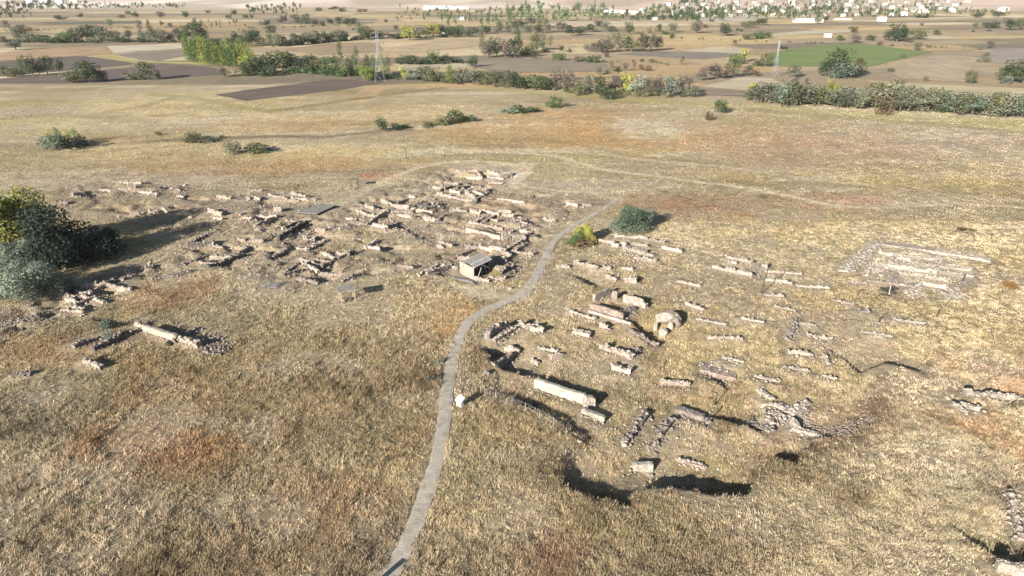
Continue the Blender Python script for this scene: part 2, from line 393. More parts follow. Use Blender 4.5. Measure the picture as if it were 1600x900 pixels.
M = {}
M['p'] = mat_masonry('plastered_mudbrick', (.40, .325, .27), 2.6, .5, .4)
M['w'] = mat_masonry('pale_limestone', (.39, .345, .285), 2.8, .45, .4)
M['g'] = mat_masonry('grey_rubble_stone', (.29, .25, .215), 2.6, .4, .5)
M['d'] = mat_masonry('dark_and_shaded_stone', (.13, .115, .10), 2.6, .4, .5)  # dark rubble, and shadow sides of walls put into the colour
M['concrete'] = mat_plain('weathered_concrete', (.42, .40, .37))
M['tin'] = mat_plain('dull_roof_sheet', (.205, .19, .165), .7, .45, 2.0)
M['tarp'] = mat_plain('grey_cover_sheet', (.17, .155, .14), .8, .4)
M['white'] = mat_plain('chalky_white_paint', (.42, .41, .385), .6, .25)
M['town'] = mat_plain('town_render_white', (.40, .385, .36), .9, .15, 1.0)
M['town_cream'] = mat_plain('town_render_cream', (.42, .36, .30), .9, .15, 1.0)
M['town_roof'] = mat_plain('town_sheet_roof', (.36, .35, .34), .8, .15, 1.0)
M['wood'] = mat_plain('grey_weathered_wood', (.17, .14, .11))
M['darkwood'] = mat_plain('dark_pole_wood', (.05, .042, .036))
M['canvas'] = mat_plain('sandy_canvas', (.31, .25, .20), .9, .4, 2.0)
M['steel'] = mat_plain('galvanised_steel', (.27, .28, .29), .5, .1, 3.0, .2)
M['post'] = mat_plain('pale_fence_post', (.36, .31, .25))
M['dark'] = mat_plain('dark_beam_and_interior_shade', (.03, .028, .026))  # near-black: the shelter interior's shade is put into the boards' colour
M['roof_red'] = mat_plain('faded_roof_tiles', (.36, .24, .19))
M['roof_grey'] = mat_plain('pale_roof_sheet', (.52, .52, .52))
M['wall_white'] = mat_plain('whitewashed_wall', (.74, .72, .68))
M['wall_cream'] = mat_plain('cream_rendered_wall', (.6, .52, .42))
M['glass'] = mat_plain('dark_window_glass', (.05, .055, .06), .2)
# ------------------------------------------------------------------ ground colours (soil and plants, plus one bank's shadow put into the colour)
ALB = 0.60
HUE = np.array([1.01, 1.0, .972])
def C(r, g, b): return lin((r, g, b)) * ALB * HUE
STRAW, STRAW2, OLIVE = C(200, 183, 146), C(186, 166, 124), C(160, 149, 113)
GREYB, BROWN, DARKB = C(182, 165, 143), C(158, 128, 92), C(118, 102, 82)
RED, PALE, PINK = C(190, 142, 100), C(222, 208, 180), C(190, 160, 135)

PATH = [(596, 925), (606, 905), (618, 885), (640, 842), (660, 790), (681, 727), (692, 675), (696, 632), (703, 580), (714, 535), (733, 503),
        (760, 483), (800, 467), (824, 452), (838, 430), (852, 402), (868, 374), (895, 352), (928, 335), (950, 322), (966, 312)]
PATH_W = poly0(PATH)
TRACKS = [  # (points, width, pale colour strength)
    ([(508, 332), (535, 318), (570, 299), (605, 280), (650, 263), (690, 255), (740, 252), (790, 256), (826, 263), (820, 275), (803, 290), (835, 294), (880, 299), (925, 303), (966, 312)], 2.0, .8),
    ([(690, 232), (800, 238), (860, 243), (935, 262), (1050, 279), (1130, 287), (1200, 298), (1262, 312), (1310, 323), (1370, 325), (1440, 321), (1490, 317), (1560, 320), (1620, 325)], 1.9, 1.0),
    ([(840, 235), (940, 241), (1040, 254), (1130, 262), (1250, 278), (1400, 293), (1620, 315)], 2.4, .5),
    ([(0, 312), (70, 297), (160, 281), (260, 273)], 1.2, .3),
    ([(756, 448), (735, 452), (700, 446), (675, 436)], 2.2, .5), ([(812, 460), (770, 458), (735, 455)], 4.6, .9),
    ([(300, 372), (240, 400), (170, 428)], 1.2, .25), ([(115, 470), (180, 470), (260, 445), (330, 425)], 1.0, .3)]
TRACKS = [(poly0(p), w, s) for p, w, s in TRACKS]
LINES = [  # field banks and rutted edges: points, width, colour, strength
    ([(425, 174), (500, 163), (560, 154), (620, 146), (690, 137)], 4, C(146, 132, 92), .7), ([(0, 186), (60, 180), (150, 182), (240, 192)], 5, C(150, 138, 104), .4),
    ([(232, 222), (330, 216), (430, 213), (500, 215), (590, 205), (640, 203)], 3, C(128, 112, 84), .75), ([(240, 148), (300, 152), (380, 168), (420, 174)], 4, C(168, 160, 102), .6),  # first line: dark dirt and the bank's shadow, both put into the colour
    ([(120, 141), (230, 128), (330, 122), (420, 116)], 5, C(150, 142, 96), .5), ([(270, 152), (225, 166), (150, 178)], 3, C(150, 138, 100), .5),
    ([(1080, 282), (1250, 286), (1420, 296), (1600, 308)], 2.5, C(140, 124, 90), .45), ([(1220, 350), (1330, 350), (1450, 360), (1600, 372)], 3, C(158, 142, 104), .4),
    ([(1180, 172), (1400, 190), (1600, 208)], 6, C(146, 128, 92), .45), ([(700, 214), (860, 220), (1000, 246), (1150, 262)], 2.5, C(150, 134, 96), .45),
    ([(1200, 716), (1264, 700), (1322, 686), (1354, 660), (1374, 613), (1398, 577), (1440, 569), (1480, 590), (1500, 625)], 2.6, C(140, 116, 92), .6),
    ([(560, 405), (650, 398), (700, 392)], 1.2, C(150, 134, 104), .4), ([(880, 372), (850, 410), (830, 452)], .8, C(120, 106, 80), .5),
]
LINES = [(poly0(p), w, c, s) for p, w, c, s in LINES]
# soft patches of a plant or soil colour: centre and half-size in the survey, colour, strength
PATCH = [
    (250, 690, 120, 55, C(184, 142, 96), .9), (250, 690, 80, 40, C(198, 140, 90), .6), (330, 580, 150, 45, C(188, 158, 108), .75), (480, 800, 110, 60, C(172, 136, 98), .65), (440, 850, 90, 50, RED, .45),
    (120, 800, 260, 110, C(172, 154, 124), .8), (380, 860, 330, 70, C(166, 146, 116), .7), (80, 640, 120, 60, C(150, 138, 112), .8), (300, 640, 180, 50, BROWN, .35),
    (480, 620, 140, 90, C(160, 138, 105), .6), (120, 545, 120, 28, C(176, 142, 100), .7), (270, 460, 70, 26, C(176, 138, 98), .85), (720, 490, 26, 24, C(205, 160, 105), .8),
    (420, 540, 160, 60, C(168, 150, 112), .6), (600, 540, 120, 70, STRAW2, .6), (660, 600, 30, 60, C(150, 120, 88), .6), (640, 680, 40, 40, C(170, 140, 100), .5),
    (1000, 860, 260, 50, C(158, 138, 108), .8), (840, 830, 60, 40, C(160, 122, 92), .6), (1400, 830, 200, 60, C(184, 168, 138), .7), (1480, 760, 90, 50, C(178, 164, 132), .6),
    (1400, 690, 90, 80, C(196, 182, 150), .7), (1300, 760, 120, 40, STRAW2, .5), (870, 710, 30, 40, C(150, 135, 112), .7), (1560, 600, 50, 36, RED, .65), (1560, 680, 60, 40, C(188, 146, 102), .55),
    (1596, 730, 20, 20, RED, .6), (1330, 640, 48, 30, PINK, .75), (1290, 660, 40, 22, PINK, .5), (1220, 640, 50, 18, PALE, .6), (1115, 580, 40, 14, C(205, 185, 165), .6), (1440, 420, 84, 32, C(214, 200, 176), 1.0),
    (1400, 455, 40, 8, C(140, 130, 125), .6), (1270, 530, 60, 30, PINK, .35), (1180, 420, 50, 16, PALE, .4), (1050, 540, 60, 40, C(175, 152, 118), .4), (1000, 650, 60, 20, C(165, 140, 108), .5),
    (1200, 545, 260, 70, C(206, 186, 140), .5), (1300, 360, 260, 26, C(214, 196, 152), .6), (1180, 350, 160, 24, C(205, 180, 130), .4), (1090, 320, 120, 22, C(188, 146, 112), .7), (1300, 316, 140, 14, C(190, 152, 124), .65), (1150, 300, 150, 14, C(160, 142, 108), .5), (1500, 340, 120, 20, C(168, 152, 124), .5),
    (1420, 215, 200, 30, C(196, 178, 155), .7), (1250, 230, 180, 26, C(196, 160, 124), .5), (1150, 215, 120, 26, C(196, 164, 126), .65), (1400, 270, 220, 16, C(205, 186, 140), .5), (1450, 285, 180, 8, C(200, 176, 110), .4), (1320, 250, 160, 18, C(180, 160, 130), .5),
    (900, 190, 120, 22, C(206, 166, 120), .7), (960, 215, 130, 20, C(205, 165, 110), .7), (1010, 200, 60, 18, C(214, 200, 172), .8), (750, 205, 80, 18, C(206, 172, 120), .6), (640, 175, 110, 14, C(216, 188, 140), .6), (460, 190, 110, 14, C(212, 180, 132), .6), (520, 240, 110, 14, C(214, 190, 132), .6),
    (490, 255, 90, 12, C(200, 164, 118), .6), (590, 275, 26, 7, C(205, 150, 118), .8), (300, 262, 160, 12, C(202, 168, 120), .6), (420, 268, 80, 10, C(200, 165, 112), .5), (250, 235, 160, 18, C(218, 196, 150), .6), (120, 180, 160, 24, C(216, 198, 152), .6), (300, 160, 200, 20, C(222, 200, 150), .6),
    (60, 172, 60, 10, C(180, 165, 145), .6), (60, 160, 70, 6, C(180, 172, 110), .5), (440, 168, 220, 6, C(178, 165, 115), .5), (600, 140, 160, 6, C(170, 150, 110), .5), (1000, 250, 160, 12, C(178, 164, 124), .5), (880, 260, 70, 20, C(208, 192, 144), .6), (100, 262, 90, 14, C(196, 180, 150), .5),
    (790, 275, 30, 12, C(226, 214, 200), .6), (870, 308, 40, 8, C(196, 178, 160), .6), (640, 300, 60, 14, C(160, 148, 130), .5), (800, 320, 110, 22, C(168, 142, 120), .55), (690, 350, 50, 22, C(150, 138, 120), .5), (560, 380, 60, 24, C(176, 158, 116), .4), (480, 430, 60, 20, C(140, 128, 106), .5),
    (400, 320, 100, 20, C(162, 146, 120), .5), (200, 300, 120, 18, C(170, 150, 122), .5), (60, 500, 60, 18, C(130, 116, 98), .7), (240, 520, 110, 24, C(150, 138, 116), .6), (340, 510, 60, 30, C(188, 172, 144), .7), (380, 480, 70, 30, C(150, 138, 110), .5), (500, 330, 60, 14, C(176, 160, 142), .4),
    (510, 352, 50, 8, C(190, 176, 158), .5), (880, 420, 40, 20, C(178, 150, 115), .4), (970, 430, 80, 20, C(176, 152, 124), .4), (690, 600, 12, 26, C(140, 138, 134), .6), (680, 560, 10, 14, C(140, 138, 134), .6), (1080, 450, 110, 30, C(172, 160, 126), .5), (900, 770, 50, 20, C(120, 104, 86), .4),
]
PW = []
for u, v, ru, rv, c, s in PATCH:
    cx, cy = G0(u, v)
    rx = ru * (cy * CP + CAM_H * SP) / FPX
    ry = abs(G0(u, max(v - rv, 30))[1] - G0(u, v + rv)[1]) / 2
    PW.append((cx, cy, rx, ry, c, s))

PLOT = [C(196, 178, 148), C(186, 168, 140), C(176, 160, 138), C(208, 192, 162), C(164, 150, 130), C(190, 166, 132), C(150, 138, 120), C(200, 180, 140), C(178, 158, 128), C(214, 200, 174), C(170, 152, 124), C(140, 130, 116)]

def ground_colour(x, y):
    n1, n2, n3 = fbm(x, y, 30, 4, 101), fbm(x + 50, y, 9, 4, 102), fbm(x, y, 2.6, 3, 103)
    mix = lambda a, b, t: a * (1 - t[:, None]) + b * t[:, None]
    c = np.repeat(STRAW[None], len(x), 0)
    c = mix(c, STRAW2, sstep(.35, .65, n1))
    c = mix(c, OLIVE, sstep(.5, .72, n2) * (.5 - .3 * sstep(120, 180, y)))
    st = sstep(95, 150, y)                              # wind-combed streaks of paler, pinker and browner growth
    s1, s2, s3 = (fbm(x + y * .25, y * 5.5 - x * .5, 55, 5, q, .6) for q in (201, 202, 203))
    c = mix(c, C(222, 207, 176), sstep(.50, .66, s1) * st * .75); c = mix(c, C(198, 178, 156), sstep(.52, .68, s2) * st * .6); c = mix(c, C(172, 150, 116), sstep(.55, .70, s3) * st * .65)
    wx = x + (fbm(x, y, 14, 3, 111) - .5) * 16; wy = y + (fbm(x, y, 14, 3, 112) - .5) * 16
    ins = inside(wx * .35 + x * .65, wy * .35 + y * .65, SITE).astype(float) * (.45 + .55 * sstep(.3, .6, n2))
    c = mix(c, GREYB, ins * .75)
    brk = .32 + .85 * sstep(.34, .60, fbm(x, y, 4.5, 5, 120, .65))
    for cx, cy, rx, ry, pc, s in PW:
        k = 1.7
        m = (np.abs(x - cx) < rx * k + 12) & (np.abs(y - cy) < ry * k + 12)
        if m.any():
            wob = .55 + .15 * min(1, 20 / ry)
            q = np.sqrt(((x[m] * .5 + wx[m] * .5 - cx) / rx) ** 2 + ((y[m] * .5 + wy[m] * .5 - cy) / ry) ** 2)
            t = (1 - sstep(.55, 1.4, q)) * s * np.clip(brk[m], .3, 1.15)
            c[m] = mix(c[m], pc, np.clip(t, 0, 1))
    # reed strip along the near side of the river trees
    strip = poly0([(600, 128), (700, 133), (860, 147), (1000, 156), (1200, 171), (1400, 184), (1640, 200)])
    d, sd, _, _ = dist_poly(x, y, strip)
    wd = 6 + 10 * sstep(0, 200, x)
    c = mix(c, C(188, 177, 118), (1 - sstep(.5, 1.2, d / wd)) * np.clip(.4 + n2, 0, 1) * .65)
    dw = dist_poly(x, y, PATH_W)[0]
    c = mix(c, C(196, 180, 150), (1 - sstep(.8, 2.2, dw + (n3 - .5) * 1.6)) * .6)
    mm = np.flatnonzero((y > 40) & (y < 180) & (np.abs(x) < 130))
    xm, ym = x[mm], y[mm]; soil = np.zeros(len(mm))
    for p, q in WALL_PLAN:
        k = np.flatnonzero((xm > min(p[0], q[0]) - 2.5) & (xm < max(p[0], q[0]) + 2.5) & (ym > min(p[1], q[1]) - 2.5) & (ym < max(p[1], q[1]) + 2.5))
        if len(k): soil[k] = np.maximum(soil[k], 1 - sstep(.4, 1.7, dist_poly(xm[k], ym[k], [p, q])[0] + (n3[mm][k] - .5) * 1.2))
    c[mm] = mix(c[mm], C(198, 178, 154), soil * .65)
    # plots of the plain
    beyond = np.where(x < -60, 290.0 + .05 * (x + 60), np.where(x < 40, 335.0, 335 - .33 * (x - 40)))
    beyond = np.maximum(beyond, 248) + (n1 - .5) * 12
    far = sstep(-4, 4, y - np.where(x < -70, 345, beyond))
    xr, yr = x * .97 + y * .24, y * .97 - x * .24
    dep = 34 + 26 * np.clip((yr - 300) / 900, 0, 1)
    row = np.floor(yr / 44 + .35 * np.floor(xr / 610)); 
    wcell = 90 + 90 * hash2(row, row * 0, 7)
    colm = np.floor(xr / wcell + hash2(row, row * 0, 8) * 5)
    idx = (hash2(row, colm, 9) * len(PLOT)).astype(int) % len(PLOT)
    pc = np.array(PLOT)[idx] * np.array([1.19, 1.14, 1.04]) * (.92 + .16 * vnoise(xr, yr * 6, 40, 10))[:, None]
    fr = np.abs((yr / 44) - np.round(yr / 44)) * 44
    pc = mix(pc, C(150, 142, 104), (1 - sstep(1.5, 4.5, fr)) * sstep(.45, .6, fbm(x, y, 120, 2, 130)) * .8)
    c = mix(c, pc, far)
    # pale pinkish hills at the foot of the horizon
    hl = sstep(1250, 1600, y + (n1 - .5) * 200)
    hc = mix(np.repeat(C(252, 238, 220)[None] * 1.12, len(x), 0), C(236, 210, 190), sstep(.4, .65, fbm(x, y * .5, 420, 3, 140)))
    hc = mix(hc, C(188, 170, 140), sstep(.55, .7, fbm(x, y * .4, 260, 3, 141)) * .7)
    c = mix(c, hc, hl)
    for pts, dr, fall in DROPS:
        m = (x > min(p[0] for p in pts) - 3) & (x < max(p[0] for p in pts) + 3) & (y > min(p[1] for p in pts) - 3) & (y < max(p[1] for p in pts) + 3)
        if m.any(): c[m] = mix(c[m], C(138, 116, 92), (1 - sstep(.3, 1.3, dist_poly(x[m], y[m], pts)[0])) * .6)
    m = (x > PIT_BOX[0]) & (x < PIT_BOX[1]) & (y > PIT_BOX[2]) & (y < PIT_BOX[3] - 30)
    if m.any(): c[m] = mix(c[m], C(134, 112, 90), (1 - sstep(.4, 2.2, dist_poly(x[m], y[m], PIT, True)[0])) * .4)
    for pts, w, lc, s in LINES:
        m = (x > min(p[0] for p in pts) - 9) & (x < max(p[0] for p in pts) + 9) & (y > min(p[1] for p in pts) - 9) & (y < max(p[1] for p in pts) + 9)
        if m.any():
            d = dist_poly(x[m], y[m], pts)[0]
            c[m] = mix(c[m], lc, (1 - sstep(w * .3, w, d + (n2[m] - .5) * w)) * s * np.clip(.3 + 1.2 * n3[m], 0, 1))
    for pts, w, s in TRACKS:
        m = (x > min(p[0] for p in pts) - 4) & (x < max(p[0] for p in pts) + 4) & (y > min(p[1] for p in pts) - 4) & (y < max(p[1] for p in pts) + 4)
        if m.any():
            d = dist_poly(x[m], y[m], pts)[0]
            c[m] = mix(c[m], C(236, 216, 182), (1 - sstep(w * .3, w * .75, d + (n3[m] - .5) * .5)) * s)
    c = c * (.80 + .4 * n3)[:, None] * (1 + .10 * sstep(140, 200, y))[:, None]
    c = mix(c, C(204, 186, 158), sstep(.54, .66, fbm(x, y, 7, 4, 171)) * .6 * (1 - sstep(120, 200, y)))       # trodden bare spots
    pe = fbm(x, y, 1.1, 2, 150)
    c = mix(c, DARKB, sstep(.58, .75, pe) * .35 * (1 - sstep(150, 260, y)))
    return c

xs = np.arange(-160, 160.01, .5); ys = np.arange(30, 172, .42)
g = []; p, st = 160.0, .5
while p < 7000: st *= 1.045; p += st; g.append(p)
xs = np.concatenate([-np.array(g)[::-1], xs, np.array(g)])
g = []; p, st = ys[-1], .42
while p < 7500: st = .42 + (p - 172) * .0125; p += st; g.append(p)
g2 = []; p, st = 30.0, .6
while p > -900: st *= 1.25; p -= st; g2.append(p)
ys = np.concatenate([np.array(g2)[::-1], ys, np.array(g)])
XX, YY = np.meshgrid(xs, ys)
xf, yf = XX.ravel(), YY.ravel()
ZZ = H(xf, yf)
ZG = ZZ.reshape(len(ys), len(xs))
def H(x, y):                                           # from here on: heights read off the ground mesh itself
    x = np.atleast_1d(np.asarray(x, float)); y = np.atleast_1d(np.asarray(y, float))
    i = np.clip(np.searchsorted(xs, x) - 1, 0, len(xs) - 2); j = np.clip(np.searchsorted(ys, y) - 1, 0, len(ys) - 2)
    fx = (x - xs[i]) / (xs[i + 1] - xs[i]); fy = (y - ys[j]) / (ys[j + 1] - ys[j])
    return (ZG[j, i] * (1 - fx) + ZG[j, i + 1] * fx) * (1 - fy) + (ZG[j + 1, i] * (1 - fx) + ZG[j + 1, i + 1] * fx) * fy
ci = len(xs)
ii = (np.arange(len(ys) - 1)[:, None] * ci + np.arange(ci - 1)[None]).ravel()
FF = np.stack([ii, ii + 1, ii + ci + 1, ii + ci], 1)
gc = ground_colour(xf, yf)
mg, nt, b = new_mat('dry_steppe_soil')
at = N(nt, 'ShaderNodeAttribute'); at.attribute_name = 'col'
geo = N(nt, 'ShaderNodeNewGeometry')
na = N(nt, 'ShaderNodeTexNoise', Scale=.9, Detail=8.0, Roughness=.75); nt.links.new(geo.outputs['Position'], na.inputs['Vector'])
nb = N(nt, 'ShaderNodeTexNoise', Scale=4.0, Detail=5.0, Roughness=.7); nt.links.new(geo.outputs['Position'], nb.inputs['Vector'])
c = mul(nt, at.outputs['Color'], ramp(nt, na.outputs['Fac'], [(.28, (.55, .52, .48)), (.5, (1, 1, 1)), (.72, (1.35, 1.33, 1.28))]))
c = mul(nt, c, ramp(nt, nb.outputs['Fac'], [(.3, .7), (.6, 1.1)]))
nt.links.new(c, b.inputs['Base Color'])
bump(nt, b, na.outputs['Fac'], .9, .6)
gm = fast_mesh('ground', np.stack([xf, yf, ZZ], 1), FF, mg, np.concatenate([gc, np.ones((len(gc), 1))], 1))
gm.polygons.foreach_set('use_smooth', np.ones(len(FF), bool))
ground = bpy.data.objects.new('ground', gm); COL.objects.link(ground)
tag(ground, 'dry straw coloured steppe with reddish and grey patches around the ruins', kind='structure')

# ------------------------------------------------------------------ paved path
def resample(pts, step):
    P = [Vector((p[0], p[1], 0)) for p in pts]
    # smooth the survey line (Catmull-Rom), then walk it evenly
    Q = []
    for i in range(len(P) - 1):
        a, b_, c_, d_ = P[max(i - 1, 0)], P[i], P[i + 1], P[min(i + 2, len(P) - 1)]
        for k in range(12):
            t = k / 12
            Q.append(.5 * ((2 * b_) + (c_ - a) * t + (2 * a - 5 * b_ + 4 * c_ - d_) * t * t + (3 * b_ - a - 3 * c_ + d_) * t ** 3))
    Q.append(P[-1])
    out = [Q[0]]; acc = 0
    for a, b_ in zip(Q[:-1], Q[1:]):
        L = (b_ - a).length; s = step - acc
        while s <= L:
            out.append(a + (b_ - a) * (s / L)); s += step
        acc = L - (s - step)
    return out
pl = resample(PATH_W, .5)
V, F, UVs = [], [], []
for i, q in enumerate(pl):
    d = (pl[min(i + 1, len(pl) - 1)] - pl[max(i - 1, 0)]).normalized(); n = Vector((-d.y, d.x, 0))
    zc = float(H(q.x, q.y)[0]); edge = {1: .18 * float(vnoise(np.array([i * .5]), np.array([3.]), 1.3, 6)[0]), -1: .18 * float(vnoise(np.array([i * .5]), np.array([9.]), 1.1, 7)[0])}
    for off, dz in ((.92, -.3), (.88, .05), (.45, .08), (0, .085), (-.45, .08), (-.88, .05), (-.92, -.3)):
        w = off * (1.0 + .07 * math.sin(i * 1.7) + .06 * math.sin(i * .43 + off * 3)) * (1 - .35 * min(1, max(0, (i / len(pl) - .62) / .3)))
        w -= edge[1] * (off > .6) - edge[-1] * (off < -.6)
        V.append((q.x + n.x * w, q.y + n.y * w, zc + dz)); UVs.append((off, i * .5))
for i in range(len(pl) - 1):
    for k in range(6):
        a = i * 7 + k; F.append((a, a + 1, a + 8, a + 7))
mp, nt, b = new_mat('worn_stone_slabs')
uv = N(nt, 'ShaderNodeUVMap'); uv.uv_map = 'UVMap'
br = N(nt, 'ShaderNodeTexBrick', Scale=1.0)
br.inputs['Mortar Size'].default_value = .02; br.inputs['Brick Width'].default_value = .9; br.inputs['Row Height'].default_value = .36
br.inputs['Color1'].default_value = (.345, .315, .27, 1); br.inputs['Color2'].default_value = (.395, .365, .32, 1); br.inputs['Mortar'].default_value = (.28, .25, .205, 1)
br.inputs['Bias'].default_value = 0.0
nt.links.new(uv.outputs[0], br.inputs['Vector'])
geo = N(nt, 'ShaderNodeNewGeometry')
ns = N(nt, 'ShaderNodeTexNoise', Scale=1.1, Detail=7.0, Roughness=.75); nt.links.new(geo.outputs['Position'], ns.inputs['Vector'])
nt.links.new(mul(nt, br.outputs['Color'], ramp(nt, ns.outputs['Fac'], [(.34, (.60, .54, .44)), (.42, (.85, .80, .72)), (.65, (1.1, 1.07, 1.03))])), b.inputs['Base Color'])
bump(nt, b, br.outputs['Fac'], -.5, .05)
path = mesh_obj('footpath', V, F, mp)
lay = path.data.uv_layers.new(name='UVMap')
for lp in path.data.loops: lay.data[lp.index].uv = (UVs[lp.vertex_index][0], UVs[lp.vertex_index][1])
tag(path, 'narrow grey stone paved footpath curving through the ruins', kind='structure')

# ------------------------------------------------------------------ fields of the plain
FIELDS = [  # name, label, colour, outline, furrow direction in degrees
    ('ploughed_field', 'dark brown ploughed strip standing alone in the near grassland', (126, 112, 102), [(335, 148), (400, 139), (520, 124), (606, 128), (540, 139), (385, 158)], 20),
    ('ploughed_field', 'dark ploughed field behind the round bushes', (130, 117, 108), [(-20, 125), (100, 115), (217, 105), (250, 100), (335, 106), (352, 117), (250, 122), (125, 130), (-20, 130)], 10),
    ('ploughed_field', 'brown ploughed field behind the dark tree row', (128, 115, 108), [(-20, 99), (60, 92), (132, 88), (178, 94), (212, 100), (100, 111), (-20, 121)], 12),
    ('stubble_field', 'reddish tan stubble field beyond the ploughed strips', (196, 168, 134), [(-20, 86), (55, 77), (160, 73), (176, 84), (132, 87), (-20, 97)], 10),
    ('fallow_field', 'grey fallow plot below the pale cream field', (158, 148, 132), [(178, 85), (295, 77), (298, 86), (250, 95), (218, 94)], 15),
    ('stubble_field', 'pale cream harvested field before the far hedges', (222, 210, 184), [(167, 72), (295, 68), (297, 75), (178, 83)], 8),
    ('grass_strip', 'yellow green grass strip between ploughed plots', (196, 186, 124), [(134, 87), (178, 86), (216, 95), (250, 97), (345, 97), (350, 103), (250, 99), (212, 99)], 8),
    ('fallow_field', 'grey tan ploughed plot in the middle of the plain', (166, 152, 132), [(744, 95), (870, 90), (945, 97), (956, 112), (800, 114), (738, 106)], -5),
    ('fallow_field', 'long grey fallow strip right of the poplar grove', (156, 146, 134), [(962, 85), (1010, 80), (1130, 83), (1152, 87), (1100, 93)], -4),
    ('stubble_field', 'pale stubble strip above the grey fallow strip', (216, 202, 172), [(1062, 80), (1125, 73), (1176, 78), (1160, 84)], -8),
    ('stubble_field', 'pale tan field before the right tree belt', (212, 196, 168), [(1092, 136), (1157, 121), (1205, 122), (1240, 142), (1170, 142)], 20),
    ('ploughed_field', 'brown grey ploughed plot under the pale tan field', (160, 144, 126), [(1086, 138), (1168, 143), (1190, 152), (1096, 149)], 3),
    ('green_field', 'bright green irrigated field on the right of the plain', (140, 156, 96), [(1196, 84), (1240, 76), (1330, 68), (1378, 72), (1455, 82), (1410, 92), (1362, 104), (1280, 104), (1198, 104)], 5),
    ('stubble_field', 'large pinkish tan field right of the green field', (200, 178, 152), [(1390, 108), (1425, 95), (1465, 86), (1530, 90), (1514, 110), (1505, 129), (1405, 123)], 80),
    ('fallow_field', 'grey field at the far right edge of the plain', (178, 166, 152), [(1548, 76), (1625, 74), (1625, 98), (1556, 100), (1540, 90)], 4),
    ('stubble_field', 'pale track side strip below the tan field', (210, 196, 160), [(1350, 126), (1410, 130), (1625, 140), (1625, 150), (1400, 140)], 3),
    ('stubble_field', 'cream strip beside the big dark tree', (222, 206, 172), [(1438, 61), (1452, 56), (1488, 57), (1490, 61)], 3),
    ('stubble_field', 'pale sandy strip in front of the town', (222, 208, 180), [(1196, 54), (1260, 48), (1330, 47), (1330, 50), (1200, 57)], 3),
    ('stubble_field', 'tan terraced field below the yellow trees', (206, 184, 150), [(612, 75), (700, 62), (790, 58), (800, 66), (690, 78)], 12),
    ('fallow_field', 'brown terraced field left of the pylon', (182, 160, 130), [(440, 78), (510, 68), (590, 66), (600, 80), (500, 86)], 8),
    ('stubble_field', 'pale strip behind the pylon clump', (210, 196, 168), [(612, 100), (690, 97), (735, 100), (735, 106), (620, 108)], 4),
    ('ploughed_field', 'dark plot behind the pylon foot', (112, 100, 98), [(612, 112), (635, 111), (640, 119), (612, 120)], 4),
    ('green_strip', 'dark green crop strip on the far left plain', (130, 128, 108), [(62, 35), (220, 32), (222, 37), (80, 38)], 2),
    ('stubble_field', 'pale orange strip on the far left plain', (214, 186, 150), [(40, 50), (150, 47), (225, 50), (110, 53)], 2),
    ('stubble_field', 'pale dusty yard strip before the town trees', (216, 204, 180), [(1090, 28), (1160, 25), (1200, 27), (1180, 33), (1090, 34)], 2),
    ('stubble_field', 'cream strip behind the round tree pair', (224, 208, 178), [(860, 34), (1000, 33), (1100, 36), (900, 38)], 2),
]
def mat_field(name, col, ang):
    m, nt, b = new_mat(name)
    geo = N(nt, 'ShaderNodeNewGeometry')
    mpn = N(nt, 'ShaderNodeMapping'); mpn.inputs['Rotation'].default_value = (0, 0, R(-ang)); nt.links.new(geo.outputs['Position'], mpn.inputs[0])
    mp2 = N(nt, 'ShaderNodeMapping'); mp2.inputs['Scale'].default_value = (.02, .45, 1); nt.links.new(mpn.outputs[0], mp2.inputs[0])
    n1 = N(nt, 'ShaderNodeTexNoise', Scale=1.0, Detail=4.0, Roughness=.7); nt.links.new(mp2.outputs[0], n1.inputs['Vector'])
    n2 = N(nt, 'ShaderNodeTexNoise', Scale=.05, Detail=6.0, Roughness=.7); nt.links.new(geo.outputs['Position'], n2.inputs['Vector'])
    c = mul(nt, tuple(col), ramp(nt, n1.outputs['Fac'], [(.3, .72), (.7, 1.22)]))
    c = mul(nt, c, ramp(nt, n2.outputs['Fac'], [(.3, (.8, .8, .8)), (.7, (1.15, 1.13, 1.1))]))
    nt.links.new(c, b.inputs['Base Color'])
    return m
for k, (nm, lb, c, pts, ang) in enumerate(FIELDS):
    W = poly0(pts); P = []
    for (x0, y0), (x1, y1) in zip(W, W[1:] + W[:1]):
        L = math.hypot(x1 - x0, y1 - y0); n = max(1, int(L / 6))
        for i in range(n):
            t = i / n; jx = (hash2(np.array([i]), np.array([k]), 3)[0] - .5) * 2.2
            P.append((x0 + (x1 - x0) * t, y0 + (y1 - y0) * t + jx, .10 + .03 * (k % 4)))
    o = mesh_obj(nm, P, [tuple(range(len(P)))], mat_field(nm, C(*c), ang))
    if o.data.polygons[0].normal.z < 0: o.data.flip_normals()
    tag(o, lb, kind='structure')
# ------------------------------------------------------------------ ruined walls (u0,v0,u1,v1 of the foot facing us, height, thickness, finish)
ORD = ['', 'first', 'second', 'third', 'fourth', 'fifth', 'sixth', 'seventh', 'eighth', 'ninth', 'tenth', 'eleventh', 'twelfth', 'thirteenth',
       'fourteenth', 'fifteenth', 'sixteenth', 'seventeenth', 'eighteenth', 'nineteenth', 'twentieth']
def ordinal(n):
    if n <= 20: return ORD[n]
    tens = {2: 'twenty', 3: 'thirty', 4: 'forty', 5: 'fifty'}[n // 10]
    return tens.replace('y', 'ieth') if n % 10 == 0 else tens + '-' + ORD[n % 10]
NUM = ['', 'one', 'two', 'three', 'four', 'five', 'six', 'seven', 'eight', 'nine', 'ten', 'eleven', 'twelve', 'thirteen', 'fourteen', 'fifteen']

